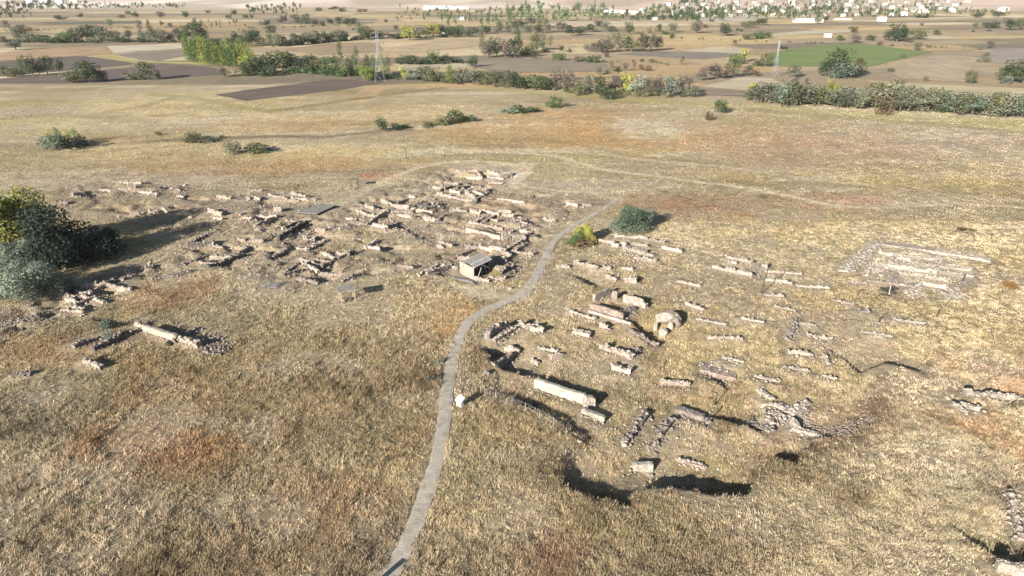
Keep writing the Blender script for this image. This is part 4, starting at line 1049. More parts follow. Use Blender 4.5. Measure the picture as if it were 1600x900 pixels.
belt('row on the left ploughed land', 'dark trees on the left', [
 (10,118,16,16,r,'olive'),(22,120,14,22,bu,'olive'),(37,119,28,13,pp,'green'),(52,119,30,18,r,'dark'),(62,117,18,14,r,'olive'),(75,117,27,16,r,'dark'),(93,113,21,14,r,'dark')])
belt('bushy row before the left ploughed strip', 'bushes before the left ploughed strip', [
 (104,129,16,14,r,'grey'),(112,130,18,18,r,'olive'),(124,129,17,16,r,'olive'),(141,129,32,28,r,'dark'),(152,128,22,18,r,'grey'),(162,127,16,14,r,'grey'),(202,125,12,20,bu,'grey'),(216,125,10,14,bu,'olive'),(233,125,26,27,r,'olive'),(248,124,10,10,bu,'grey')])
belt('round row beyond the right river belt', 'round trees beyond the right belt', [
 (1096,126,21,19,r,'purple'),(1118,123,23,26,r,'purple'),(1143,121,22,20,r,'olive'),(1167,118,15,14,r,'purple'),(1182,119,11,10,r,'brown'),(1080,130,8,7,bu,'brown'),(1150,100,14,24,bu,'green'),(1163,97,20,12,r,'yellow'),(1185,103,8,18,bu,'green'),(1197,104,18,18,r,'olive'),(1065,101,15,6,pp,'olive'),
 (1241,121,18,20,r,'grey'),(1243,134,13,9,pp,'dark'),(1260,132,10,7,pp,'dark')])
belt('dark clump at the green field edge', 'clump at the green field', [
 (1305,118,39,36,r,'dark'),(1290,119,26,22,r,'dark'),(1322,121,22,34,r,'silver'),(1310,122,16,26,bu,'greygreen'),(1343,118,25,15,r,'brown'),(1337,119,12,14,bu,'green')])
belt('scattered trees beyond the green field', 'trees beyond the green field', [
 (1401,65,25,24,r,'dark'),(1388,63,15,17,r,'dark'),(1413,63,20,16,r,'dark'),(1437,62,15,20,r,'olive'),(1336,67,13,15,r,'purple'),(1333,51,9,13,r,'olive'),(1312,63,7,16,bu,'olive'),(1360,63,8,16,bu,'olive'),(1433,79,12,11,r,'grey'),(1463,54,7,13,bu,'olive'),(1420,66,8,14,bu,'olive'),
 (1547,76,11,10,r,'purple'),(1541,88,6,8,bu,'olive'),(1537,97,9,16,bu,'grey'),(1516,131,19,14,r,'olive'),(1411,90,7,10,bu,'grey'),(1392,112,6,10,bu,'grey'),(1446,126,6,8,bu,'grey'),(1375,70,5,8,bu,'brown'),(1224,77,5,11,bu,'dark')])
belt('dark clump at the far right edge', 'clump at the right edge', [(1566,127,22,22,r,'dark'),(1580,129,32,32,r,'dark'),(1598,131,30,30,r,'dark'),(1572,131,12,18,bu,'silver'),(1600,108,14,20,r,'olive')])
belt('far right trees below the town', 'far right trees', [(1577,47,17,20,r,'dark'),(1596,47,17,16,r,'olive'),(1548,44,9,22,bu,'dark'),(1560,27,8,18,r,'dark'),(1524,44,10,8,r,'grey'),(1525,28,9,18,r,'green'),(1445,28,6,12,bu,'dark'),(1435,28,5,9,bu,'dark'),(1440,40,4,5,bu,'olive'),(1520,50,3,6,bu,'olive'),(1545,49,3,7,bu,'olive')])
belt('grey grove in the middle of the plain', 'grey grove of the plain', [
 (920,81,12,13,r,'grey'),(931,82,14,14,r,'purple'),(941,83,19,20,r,'purple'),(950,81,22,10,pp,'grey'),(957,81,30,11,pp,'grey'),(966,81,29,13,pp,'grey'),(976,81,22,16,r,'grey'),(987,81,27,24,r,'olive'),(1003,81,24,18,r,'purple'),(1017,80,24,18,r,'grey'),(1027,79,20,13,r,'grey')])
belt('dark clump left of the grey grove', 'dark clump of the plain', [
 (763,90,24,22,r,'purple'),(776,89,28,22,r,'dark'),(790,90,26,24,r,'purple'),(805,91,29,19,r,'dark'),(810,73,26,8,pp,'green'),(822,86,10,22,bu,'dark'),(838,79,28,19,r,'olive'),(850,79,34,11,pp,'grey'),(860,73,17,9,pp,'olive'),(833,83,14,30,bu,'olive'),(853,82,8,16,bu,'grey'),(876,80,9,9,r,'brown'),(890,82,6,8,bu,'brown')])
belt('bushes round the grey tan plot', 'bushes round the grey tan plot', [
 (873,95,12,20,bu,'green'),(902,97,9,8,bu,'olive'),(912,96,8,8,bu,'green'),(928,98,11,19,bu,'green'),(948,89,7,8,bu,'purple'),(956,111,16,8,pp,'purple'),(964,112,8,10,bu,'dark'),(976,111,13,9,r,'purple'),(990,111,17,7,pp,'brown'),(1001,110,9,9,r,'brown'),(1013,111,8,11,bu,'brown'),(935,117,11,10,r,'grey'),(949,115,7,8,bu,'grey')])
belt('hedge above the middle river belt', 'hedge above the middle belt', [
 (625,100,10,12,bu,'dark'),(633,100,13,19,r,'dark'),(648,101,13,22,r,'dark'),(662,101,10,17,r,'dark'),(679,100,20,20,r,'green'),(695,99,13,17,r,'dark'),(706,98,9,14,bu,'purple'),(716,98,8,13,bu,'dark'),(737,105,17,17,r,'green'),(752,80,37,10,pp,'olive')])
hr = random.Random(21)
belt('long hedge left of the pylon', 'long hedge of the left plain',
 [(426 + 9.2 * i, 73 - .75 * i + hr.uniform(-1, 1), hr.uniform(13, 19), hr.uniform(12, 17), r, hr.choice(['grey', 'grey', 'dark', 'olive'])) for i in range(13)] + [(563,62,27,10,pp,'green'),(571,62,20,18,r,'olive'),(582,60,15,18,r,'yellow')])
belt('tree line behind the pylon', 'tree line behind the pylon', [
 (597,60,10,16,r,'purple'),(612,61,9,16,r,'purple'),(624,60,9,12,bu,'dark'),(640,63,21,25,r,'yellow'),(655,59,17,20,r,'grey'),(666,57,16,14,r,'green'),(677,57,19,20,r,'yellow'),(691,56,17,20,r,'green'),(703,58,15,14,r,'dark'),(716,57,16,18,r,'green'),(730,58,14,22,r,'grey'),(744,54,10,14,r,'olive'),(760,53,12,16,r,'dark'),(776,50,9,14,r,'grey')])
belt('long tree belt of the left plain', 'long belt of the left plain', [
 (5,66,9,12,bu,'purple'),(25,78,16,25,r,'grey'),(32,63,16,18,r,'olive'),(45,66,13,16,r,'grey'),(60,67,12,15,r,'green'),(75,68,12,15,r,'green'),(90,68,13,15,r,'green'),(105,67,16,19,r,'green'),(120,66,20,19,r,'grey'),(137,65,23,22,r,'dark'),(146,63,22,14,r,'dark'),(160,66,23,24,r,'grey'),(178,66,17,17,r,'grey'),
 (192,66,10,20,bu,'dark'),(201,60,12,10,r,'dark'),(221,62,30,9,pp,'purple'),(237,60,27,9,pp,'dark'),(228,66,14,18,bu,'grey'),(245,67,20,24,r,'grey'),(262,66,15,14,r,'purple'),(280,63,20,16,r,'purple'),(302,65,27,30,r,'dark'),(290,64,18,18,r,'dark'),(318,63,17,14,r,'dark')])
belt('hedge behind the bright poplar grove', 'hedge behind the grove', [(327,73,12,14,r,'purple'),(338,73,10,22,bu,'dark'),(355,72,12,18,r,'grey'),(370,71,20,16,r,'dark'),(385,73,25,24,r,'dark'),(399,70,20,18,r,'dark'),(409,72,14,14,r,'grey'),(424,55,14,14,r,'dark'),(402,62,14,12,r,'dark')])
belt('loose far left trees', 'loose far left trees', [
 (8,47,14,13,r,'grey'),(20,48,6,10,bu,'grey'),(33,49,10,18,bu,'olive'),(47,49,6,12,bu,'brown'),(97,32,8,16,r,'dark'),(125,28,8,8,r,'green'),(172,43,12,9,r,'greygreen'),(212,28,9,10,r,'dark'),(200,22,5,9,bu,'olive'),(190,28,5,10,bu,'brown'),(252,28,9,11,r,'purple'),(253,41,8,6,r,'dark'),(266,42,6,6,bu,'dark'),
 (291,28,10,10,r,'dark'),(304,35,6,8,bu,'grey'),(325,20,4,7,bu,'dark'),(366,24,9,9,r,'dark'),(358,29,6,9,bu,'purple'),(384,28,5,9,bu,'dark'),(393,28,5,7,bu,'dark')])
belt('loose row left of the white sheds', 'loose trees left of the far buildings', [
 (466,38,11,11,r,'dark'),(479,40,11,13,r,'dark'),(491,40,9,12,r,'dark'),(504,40,7,8,bu,'dark'),(516,39,10,11,r,'dark'),(530,38,11,11,r,'dark'),(540,39,12,14,r,'olive'),(552,39,10,12,r,'dark'),(418,41,9,10,r,'dark'),(438,37,12,10,r,'purple'),(446,36,13,8,r,'purple'),(460,28,6,14,bu,'grey'),(478,28,7,14,bu,'grey'),
 (498,17,5,10,bu,'dark'),(522,16,6,14,r,'dark'),(535,18,6,12,bu,'dark'),(562,19,5,8,bu,'brown'),(570,18,4,8,bu,'brown'),(619,47,7,8,r,'purple'),(603,35,5,6,bu,'brown'),(552,47,3,5,bu,'olive')])
belt('loose row before the far wood', 'separate round trees of the far plain', [
 (878,49,13,17,r,'purple'),(892,56,15,16,r,'dark'),(905,55,13,18,r,'grey'),(925,50,11,14,r,'dark'),(918,49,10,12,r,'grey'),(935,43,10,12,r,'dark'),(945,45,10,14,r,'grey'),(955,49,8,18,bu,'grey'),(984,53,17,15,r,'dark'),(1003,59,8,7,bu,'dark'),(1014,52,9,9,bu,'grey'),(1028,53,14,10,r,'green'),(1038,54,6,14,bu,'green'),
 (1049,51,14,16,r,'grey'),(1050,60,8,8,bu,'dark'),(1087,52,17,19,r,'purple'),(1134,56,18,18,r,'dark'),(1102,44,6,7,bu,'brown'),(1152,48,4,5,bu,'dark'),(1158,49,4,5,bu,'dark'),(1148,69,6,6,r,'brown'),(1168,62,9,16,bu,'green'),(1182,61,11,18,bu,'green'),(1195,60,11,18,bu,'green'),(1112,34,4,8,bu,'olive'),
 (1168,44,9,18,r,'olive'),(1180,39,10,18,r,'green'),(1192,39,9,14,r,'dark'),(1290,34,9,9,r,'dark'),(1278,37,8,10,r,'green')])
belt('near fringe of the far wood', 'near fringe of the far wood', [(830,40,12,14,r,'grey'),(842,42,14,10,pp,'green'),(852,42,13,10,pp,'green'),(815,44,12,14,r,'dark'),(803,46,12,12,r,'dark'),(795,53,14,12,r,'grey'),(806,56,20,8,pp,'green'),(824,52,12,14,r,'grey'),(845,52,12,16,r,'dark'),(858,50,12,14,r,'purple'),(780,46,11,12,r,'grey')])

# shrubs standing alone in the grassland
def shrub(u, v, h, w, kind, leaf, label, name='bush', big=False, cat='bush', deep=None):
    o = plant(name, u, v, h, w, kind, leaf, big=big, deep=deep); tag(o, label, cat, 'bushes and trees standing in the grassland'); return o
shrub(987, 361, 40, 62, 'bush', 'greygreen', 'big feathery grey-green bush beside the far end of the paved path', big=True)
shrub(896, 381, 24, 32, 'bush', 'green', 'green left part of the leafy pair beside the paved path', big=True)
shrub(915, 379, 28, 34, 'bush', 'yellow', 'yellow-green shrub right of the green one beside the paved path', big=True)
shrub(911, 384, 12, 40, 'low', 'brown', 'brownish scrub under the yellow-green shrub by the path')
shrub(84, 232, 22, 40, 'bush', 'greygreen', 'left half of the broad shrub patch in the far left grassland')
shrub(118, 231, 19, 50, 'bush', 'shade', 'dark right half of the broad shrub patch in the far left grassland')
shrub(82, 227, 26, 12, 'poplar', 'yellow', 'thin yellow-green sapling left in the broad far left shrub patch', 'sapling')
shrub(92, 226, 27, 14, 'poplar', 'bright', 'first leafy sapling sprouting behind the broad far left shrub patch', 'sapling')
shrub(107, 226, 27, 14, 'poplar', 'yellow', 'middle yellowish sapling behind the broad far left shrub patch', 'sapling')
shrub(121, 226, 26, 16, 'poplar', 'bright', 'rightmost leafy sapling behind the broad far left shrub patch', 'sapling')
shrub(366, 240, 20, 30, 'bush', 'grey', 'left taller of two bushes in the grassland beyond the left ruins')
shrub(403, 237, 13, 46, 'low', 'olive', 'right flatter of two bushes in the grassland beyond the left ruins')
shrub(300, 220, 11, 40, 'low', 'olive', 'low olive scrub behind the two bushes')
shrub(322, 222, 9, 30, 'low', 'grey', 'low grey scrub right of the low olive scrub')
shrub(347, 216, 5, 12, 'low', 'olive', 'tiny tuft of scrub right of the low grey scrub')
shrub(248, 211, 6, 10, 'bush', 'olive', 'tiny lone bush left of the low olive scrub')
shrub(596, 204, 21, 24, 'bush', 'dark', 'dark upright bush on the bank line in the middle grassland')
shrub(619, 203, 11, 18, 'bush', 'dark', 'small dark bush just right of the upright bank bush')
shrub(633, 200, 6, 18, 'low', 'dark', 'flat dark scrub at the right end of the bank bushes')
shrub(712, 191, 19, 28, 'bush', 'green', 'roundest bush of the spreading clump in the middle grassland')
shrub(692, 194, 14, 34, 'low', 'olive', 'olive scrub left of the roundest bush in the spreading clump')
shrub(732, 190, 10, 24, 'low', 'green', 'green scrub right of the roundest bush in the spreading clump')
shrub(668, 198, 8, 30, 'low', 'olive', 'thin flat scrub at the left end of the spreading clump')
shrub(795, 176, 11, 34, 'low', 'greygreen', 'left low bush of the pair before the middle river belt')
shrub(826, 175, 12, 40, 'low', 'green', 'right low bush of the pair before the middle river belt')
shrub(867, 168, 17, 29, 'bush', 'green', 'round green bush before the middle river belt')
shrub(1125, 176, 21, 18, 'bush', 'dark', 'small dark upright bush near the right river belt')
shrub(1135, 176, 9, 12, 'bush', 'purple', 'purplish bushlet at the right foot of the small dark upright bush')
shrub(1107, 188, 14, 14, 'bush', 'brown', 'dry brown bush left of the small dark upright bush')
shrub(1503, 361, 6, 14, 'bush', 'brown', 'left of two tiny dark brown bushes in the right grassland')
shrub(1518, 362, 6, 11, 'bush', 'brown', 'right of two tiny dark brown bushes in the right grassland')
shrub(1578, 451, 11, 22, 'bush', 'rust', 'small rust orange bush at the far right of the ruins')
shrub(112, 450, 16, 26, 'bush', 'rust', 'small rust orange bush in front of the silvery shrubs')
shrub(776, 432, 13, 12, 'bush', 'yellow', 'small yellow-green bush beside the roofed shelter')
shrub(166, 513, 14, 30, 'bush', 'silver', 'upper silvery bush growing in the left trench ruin')
shrub(172, 530, 14, 26, 'bush', 'silver', 'lower silvery bush growing in the left trench ruin')
shrub(1386, 459, 9, 34, 'low', 'purple', 'dark grey scrub at the lower left edge of the rectangular foundation')
shrub(688, 566, 9, 14, 'low', 'silver', 'silvery grey scrub left of the path, upper of two')
shrub(672, 596, 12, 12, 'low', 'silver', 'silvery grey scrub left of the path, lower of two')
shrub(1190, 309, 6, 12, 'low', 'olive', 'small olive tuft by the right dirt track')
# the big group at the left edge
shrub(12, 404, 106, 118, 'round', 'yellow', 'yellow-green leafy tree cut by the left edge', 'tree', True, 'tree')
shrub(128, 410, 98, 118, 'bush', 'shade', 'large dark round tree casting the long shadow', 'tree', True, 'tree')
shrub(56, 466, 60, 86, 'bush', 'silver', 'largest silvery shrub in front of the dark tree', big=True)
shrub(103, 456, 50, 56, 'bush', 'silver', 'silvery shrub right of the largest silvery shrub', big=True)
shrub(34, 422, 48, 66, 'bush', 'silver', 'silvery shrub under the yellow-green tree, behind the largest one', big=True)
shrub(2, 462, 44, 50, 'bush', 'greygreen', 'silvery green shrub cut by the left edge below the tree', big=True)
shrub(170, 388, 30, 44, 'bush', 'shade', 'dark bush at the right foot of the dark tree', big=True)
shrub(-42, 470, 60, 70, 'bush', 'greygreen', 'grey-green shrub beyond the left edge of the silvery shrubs', big=True)

# undergrowth filling the belts: one mass nobody could count
def undergrowth(label, line, hp, n, seed, leaf):
    rs = np.random.RandomState(seed); Vs, Fs, Cs = [], [], []; base = 0
    W = [G0(*p) for p in line]; seg = [math.hypot(b[0] - a[0], b[1] - a[1]) for a, b in zip(W, W[1:])]
    for _ in range(n):
        t = rs.rand() * sum(seg); i = 0
        while t > seg[i]: t -= seg[i]; i += 1
        f = t / seg[i]; x = W[i][0] + (W[i + 1][0] - W[i][0]) * f + rs.normal(0, 1.5); y = W[i][1] + (W[i + 1][1] - W[i][1]) * f + rs.normal(0, 2.5)
        z = float(H(x, y)[0]); k = mpp(Vector((x, y, z))); h = hp * k * rs.uniform(.6, 1.3); w = h * rs.uniform(.9, 1.8)
        V, F, c = leaf_cloud(rs, lobes_for('bush', rs)[:8], 110, .08, 1.0)
        V = V * np.array([w, w, h]) + np.array([x, y, z]); c[:, :3] *= rs.uniform(.65, 1.4)
        Vs.append(V); Fs.append(F + base); Cs.append(c); base += len(V)
    me = fast_mesh('undergrowth', np.concatenate(Vs), np.concatenate(Fs), LEAFM[leaf], np.concatenate(Cs))
    o = bpy.data.objects.new('undergrowth', me); COL.objects.link(o); tag(o, label, kind='stuff')
undergrowth('low scrub under the right river belt', [(1170, 158), (1300, 164), (1450, 173), (1615, 184)], 14, 90, 51, 'grey')
undergrowth('low scrub under the middle river belt', [(640, 124), (760, 133), (880, 143), (1000, 149), (1090, 153)], 11, 90, 52, 'olive')
undergrowth('scrub joining the pylon clump and the round trees', [(380, 118), (470, 113), (540, 119), (612, 124)], 13, 70, 53, 'green')
undergrowth('scrub along the long tree belt of the left plain', [(0, 66), (100, 67), (200, 66), (320, 66)], 8, 80, 54, 'dark')
undergrowth('scrub along the hedge left of the pylon', [(425, 74), (500, 67), (560, 62), (600, 60), (720, 58)], 8, 80, 55, 'dark')
undergrowth('scrub along the field edges of the middle plain', [(625, 101), (720, 99)], 6, 24, 56, 'dark')
undergrowth('thin scrub on the field edges behind the river belts', [(820, 90), (930, 98), (1010, 96), (1060, 104)], 5, 30, 57, 'olive')
undergrowth('thin scrub along the far left field banks', [(0, 50), (120, 46), (240, 44), (420, 44), (560, 40)], 4, 70, 58, 'grey')
undergrowth('thin scrub along the far right field banks', [(1000, 58), (1200, 66), (1340, 70), (1500, 76), (1610, 80)], 4, 50, 59, 'olive')
# far woods that read as one mass
def wood(label, zones, seed, leaf):
    rs = np.random.RandomState(seed); Vs, Fs, Cs = [], [], []; base = 0
    for u0, u1, v0, v1, n, hp in zones:
        for _ in range(n):
            u, v = rs.uniform(u0, u1), rs.uniform(v0, v1)
            p = G(u, v); k = mpp(p); h = hp * k * rs.uniform(.6, 1.25); w = h * rs.uniform(.5, 1.1)
            if rs.rand() < .25: w = h * .3; h *= 1.3
            V, F, c = leaf_cloud(rs, lobes_for('round', rs)[:9], 90, .085, 1.0)
            V = V * np.array([w, w, h]) + np.array([p.x, p.y, p.z])
            c[:, :3] *= rs.uniform(.6, 1.5)
            Vs.append(V); Fs.append(F + base); Cs.append(c); base += len(V)
    me = fast_mesh('far_wood', np.concatenate(Vs), np.concatenate(Fs), LEAFM[leaf], np.concatenate(Cs))
    o = bpy.data.objects.new('far_wood', me); COL.objects.link(o); tag(o, label, kind='stuff')
wood('grey-green wood in front of the town on the right', [(960, 1130, 24, 35, 120, 10), (1060, 1330, 15, 27, 150, 9), (1120, 1300, 24, 30, 60, 8), (1330, 1460, 18, 29, 80, 8), (1470, 1580, 17, 24, 46, 6)], 5, 'green')
wood('blue-green wood beyond the middle of the plain', [(790, 960, 14, 34, 150, 11), (690, 800, 18, 44, 100, 9), (620, 700, 17, 34, 36, 8), (1010, 1060, 12, 22, 30, 9)], 6, 'green')
wood('hazy wood along the far left edge of the plain', [(0, 50, 10, 30, 60, 9), (50, 150, 8, 17, 50, 8), (145, 225, 9, 15, 46, 6), (225, 290, 9, 14, 30, 6), (385, 450, 10, 24, 56, 7), (440, 470, 10, 22, 16, 7), (310, 420, 34, 42, 30, 5)], 7, 'dark')
wood('dark trees between the houses of the town', [(1050, 1500, 2, 18, 240, 6), (1060, 1090, 2, 9, 24, 9)], 9, 'dark')
# ------------------------------------------------------------------ shelters, canopies, deck, covers
def V3(p, z=0): return Vector((p.x, p.y, p.z + z))
sA, sB, sC = G(722, 433), G(740, 437), G(765, 425)
sD = sA + (sC - sB)
sh = empty('site_shelter', sB)
tag(sh, 'roofed shelter with grey sheet roof, pale canvas side and dark open front', 'shelter')
def loc(p): return Vector((p.x - sB.x, p.y - sB.y, p.z - sB.z))
a_, b_, c_, d_ = loc(sA), loc(sB), loc(sC), loc(sD)
ex, ey = (b_ - a_).normalized(), (c_ - b_).normalized()
zlo, zhi = 2.05, 2.55
mb = MB(); corr = 22
ra, rb_ = a_ - ex * .5 - ey * .2, b_ + ex * .3 - ey * .2
dep = (c_ - b_).length + .5; wid = (rb_ - ra).length
V, F = [], []
for i in range(corr + 1):
    for j in range(9):
        s, t = i / corr, j / 8
        p = ra + ex * (wid * t) + ey * (dep * s)
        z = 1.55 + 1.0 * math.sin(math.pi * (.12 + .55 * t)) + .03 * math.cos(i * math.pi)
        V.append((p.x, p.y, z)); 
for i in range(corr):
    for j in range(8): q = i * 9 + j; F.append((q, q + 1, q + 10, q + 9))
ro = mesh_obj('roof', V, F, M['tin'], sh)
so = ro.modifiers.new('sheet', 'SOLIDIFY'); so.thickness = .05
raf = MB()
for i in range(9):
    p = rb_ + ey * (dep * (i + .5) / 9); z = 1.55 + math.sin(math.pi * .67)
    raf.bar((p.x - ex.x * 1.2, p.y - ex.y * 1.2, z - .1 + .28), (p.x + ex.x * .22, p.y + ex.y * .22, z - .1), .07, 4)
fp, fq = rb_ + ex * .03, rb_ + ex * .03 + ey * dep
raf.bar((fp.x, fp.y, z - .06), (fq.x, fq.y, z - .06), .10, 4)
raf.build('fascia', M['white'], sh)
def slab(name, p, q, z0, z1, th, mat):
    n = (q - p).normalized(); n = Vector((-n.y, n.x, 0)) * th
    mb = MB(); mb.add([(p.x, p.y, z0), (q.x, q.y, z0), (q.x + n.x, q.y + n.y, z0), (p.x + n.x, p.y + n.y, z0), (p.x, p.y, z1), (q.x, q.y, z1), (q.x + n.x, q.y + n.y, z1), (p.x + n.x, p.y + n.y, z1)],
                      [(0, 3, 2, 1), (4, 5, 6, 7), (0, 1, 5, 4), (1, 2, 6, 5), (2, 3, 7, 6), (3, 0, 4, 7)])
    return mb.build(name, mat, sh)
slab('side_cloth', a_ - ex * .6, b_, -.2, 2.1, .08, M['canvas'])
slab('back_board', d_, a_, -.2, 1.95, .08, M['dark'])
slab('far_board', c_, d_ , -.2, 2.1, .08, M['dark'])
for k, t in enumerate((0.02, .5, .98)):
    p = b_ + (c_ - b_) * t; mb = MB(); mb.bar((p.x, p.y, -.3), (p.x, p.y, 2.35), .07, 6); mb.build('post', M['post'], sh)
for t0, t1 in ((.25, .55), (.8, .55)):
    p, q = b_ + (c_ - b_) * t0, b_ + (c_ - b_) * t1
    mb = MB(); mb.bar((p.x + ex.x * .1, p.y + ex.y * .1, .1), (q.x + ex.x * .1, q.y + ex.y * .1, 2.2), .06, 5); mb.build('brace', M['white'], sh)
mb = MB()
for i in range(4): 
    p = a_ - ex * (.2 + .5 * i); mb.bar((p.x - ex.x * 1.6, p.y - 1.2, 0), (p.x, p.y - .1, 1.5), .03, 4)
mb.build('guy_rope', M['post'], sh)

def canopy(name, label, cat, u, v, w, d, h, rz, roof, postm, over=.25, tilt=.06, clutter=False):
    p = G(u, v); e = empty(name, p, rz); tag(e, label, cat)
    mb = MB(); mb.add([(-w / 2 - over, -d / 2 - over, h - tilt), (w / 2 + over, -d / 2 - over, h + tilt), (w / 2 + over, d / 2 + over, h + tilt), (-w / 2 - over, d / 2 + over, h - tilt),
                       (-w / 2 - over, -d / 2 - over, h - tilt + .1), (w / 2 + over, -d / 2 - over, h + tilt + .1), (w / 2 + over, d / 2 + over, h + tilt + .1), (-w / 2 - over, d / 2 + over, h - tilt + .1)],
                      [(0, 3, 2, 1), (4, 5, 6, 7), (0, 1, 5, 4), (1, 2, 6, 5), (2, 3, 7, 6), (3, 0, 4, 7)])
    mb.build('roof', roof, e)
    fr = MB()
    for i in range(4): 
        x = -w / 2 + w * i / 3; fr.box(x - .04, -d / 2 - .2, h - .17, x + .04, d / 2 + .2, h - .075)
    fr.build('rafter_frame', postm, e)
    for x in (-w / 2, w / 2):
        for y in (-d / 2, d / 2):
            mb = MB(); mb.box(x - .06, y - .06, -.3, x + .06, y + .06, h - .08); mb.build('post', postm, e)
    if clutter:
        mb = MB(); mb.box(-w * .3, -.28, .42, w * .3, .28, .48); mb.box(-w * .25, -.2, 0, -w * .2, .2, .42); mb.box(w * .2, -.2, 0, w * .25, .2, .42); mb.build('bench', M['wood'], e)
    return e
canopy('visitor_canopy', 'small flat grey canopy on four posts with a bench, standing alone in straw grass', 'canopy', 543, 470, 2.1, 1.6, 2.1, R(24), M['tin'], M['post'], .3, .05, True)
canopy('visitor_canopy', 'dark framed flat canopy beyond the raised deck at the end of the dirt track', 'canopy', 554, 293, 1.7, 1.4, 2.0, R(4), M['wood'], M['darkwood'], .2, .04, False)

# raised grey deck
dk = [G(463, 336), G(496, 339), G(525, 325), G(503, 323)]
cen = sum(dk, Vector()) / 4
dko = empty('viewing_deck', cen); tag(dko, 'raised flat grey viewing deck at the start of the dirt track', 'deck')
L = [p - cen for p in dk]; hz = .55
mb = MB(); mb.add([(p.x, p.y, p.z * .2 + hz) for p in L] + [(p.x, p.y, p.z * .2 + hz + .14) for p in L], [(3, 2, 1, 0), (4, 5, 6, 7), (0, 1, 5, 4), (1, 2, 6, 5), (2, 3, 7, 6), (3, 0, 4, 7)])
mb.build('deck_boards', M['tin'], dko)
for p in L:
    mb = MB(); q = p * .88; mb.box(q.x - .09, q.y - .09, -.6, q.x + .09, q.y + .09, hz); mb.build('leg', M['wood'], dko)
for p, q in ((L[0], L[1]), (L[1], L[2])):
    mb = MB(); mb.bar((p.x * .96, p.y * .96, hz - .12), (q.x * .96, q.y * .96, hz - .12), .1, 4); mb.build('edge_beam', M['dark'], dko)

# cover sheets lying over trenches
def cover(label, pts, hz, mat, seed):
    W = [G(*p) for p in pts]; cx = sum((p.x for p in W)) / len(W); cy = sum((p.y for p in W)) / len(W)
    V, F = [], []; n = 9; rnd = random.Random(seed)
    A, B, C_, D = W
    for i in range(n):
        for j in range(n):
            s, t = i / (n - 1), j / (n - 1)
            p = (A * (1 - s) + B * s) * (1 - t) + (D * (1 - s) + C_ * s) * t
            z = float(H(p.x, p.y)[0]) + hz * min(1, 5 * min(s, t, 1 - s, 1 - t)) * rnd.uniform(.7, 1.1)
            V.append((p.x, p.y, z + .05))
    for i in range(n - 1):
        for j in range(n - 1): q = i * n + j; F.append((q, q + n, q + n + 1, q + 1))
    o = mesh_obj('cover_sheet', V, F, mat, loc=(cx, cy, 0)); m = o.modifiers.new('sheet', 'SOLIDIFY'); m.thickness = .03
    tag(o, label, 'cover sheet', 'grey protective covers')
cover('grey cover sheet spread in the grass left of the small flat canopy', [(404, 449), (434, 451), (449, 441), (424, 441)], .35, M['tarp'], 1)
cover('long grey cover strip beside the roofed shelter', [(697, 433), (742, 444), (748, 441), (712, 431)], .2, M['tarp'], 2)

# ------------------------------------------------------------------ panels, poles, fences
def panel(u, v, rz, label, w=1.0, hgt=1.15, tilt=R(35)):
    p = G(u, v); e = empty('info_panel', p, rz); tag(e, label, 'info panel')
    mb = MB(); c, s = math.cos(tilt), math.sin(tilt)
    def P(x, y, z): return (x, y * c, hgt + y * s + z)
    mb.add([P(-w / 2, -.42, 0), P(w / 2, -.42, 0), P(w / 2, .42, 0), P(-w / 2, .42, 0), P(-w / 2, -.42, .06), P(w / 2, -.42, .06), P(w / 2, .42, .06), P(-w / 2, .42, .06)],
           [(0, 3, 2, 1), (4, 5, 6, 7), (0, 1, 5, 4), (1, 2, 6, 5), (2, 3, 7, 6), (3, 0, 4, 7)])
    mb.build('board', M['white'], e)
    mb = MB(); mb.add([(-w * .42, -.3, -.2), (w * .42, -.3, -.2), (w * .42, .32, -.2), (-w * .42, .32, -.2), (-w * .3, -.2, hgt - .17), (w * .3, -.2, hgt - .17), (w * .3, .2, hgt + .10), (-w * .3, .2, hgt + .10)],
           [(0, 3, 2, 1), (4, 5, 6, 7), (0, 1, 5, 4), (1, 2, 6, 5), (2, 3, 7, 6), (3, 0, 4, 7)])
    mb.build('pedestal', M['concrete'], e)
    return e
panel(719, 634, R(-42), 'tilted white info panel on a concrete pedestal at the right edge of the path', 1.05, .9)
q = G(606, 897); sgn = Vector((q.x, q.y, 0)) - SHADE * 2.1
e = empty('shadow_caster', (sgn.x, sgn.y, float(H(sgn.x, sgn.y)[0])), math.atan2(SHADE.y, SHADE.x) + R(90))  # board added out of view to cast the shadow bar; real source unknown
tag(e, 'slim marker board added out of view at the path end to throw a shadow bar', 'caster')
mb = MB(); mb.box(-.24, -.03, .1, .24, .03, 1.55); mb.build('board', M['darkwood'], e)
mb = MB(); mb.box(-.05, .031, -.3, .05, .09, 1.3); mb.build('post', M['wood'], e)

def pole(name, label, ub, vb, ut, vt, rad, mat, cat='pole', arm=False, lean_only=True):
    p = G(ub, vb); k = mpp(p)
    h = (vb - vt) * k / math.cos(math.atan2(CAM_H, p.y)); dx = (ut - ub) * k
    e = empty(name, p); tag(e, label, cat)
    mb = MB(); mb.bar((0, 0, -.3), (dx, 0, h), rad, 7, rad * .75); mb.build('shaft', mat, e)
    mb = MB()
    if arm: mb.bar((dx, 0, h - .05), (dx - .75, 0, h + .22), rad * .8, 5)
    else: mb.bar((dx, 0, h), (dx * 1.04, 0, h + .12), rad * 1.5, 7, rad * 1.2)
    mb.build('lamp_arm' if arm else 'cap', mat, e)
    mb = MB(); mb.box(-.16, -.16, -.2, .16, .16, .1); mb.build('foot_block', M['concrete'], e)
pole('wooden_pole', 'tall leaning dark pole in the open right field', 1188, 459, 1194, 419, .09, M['darkwood'])
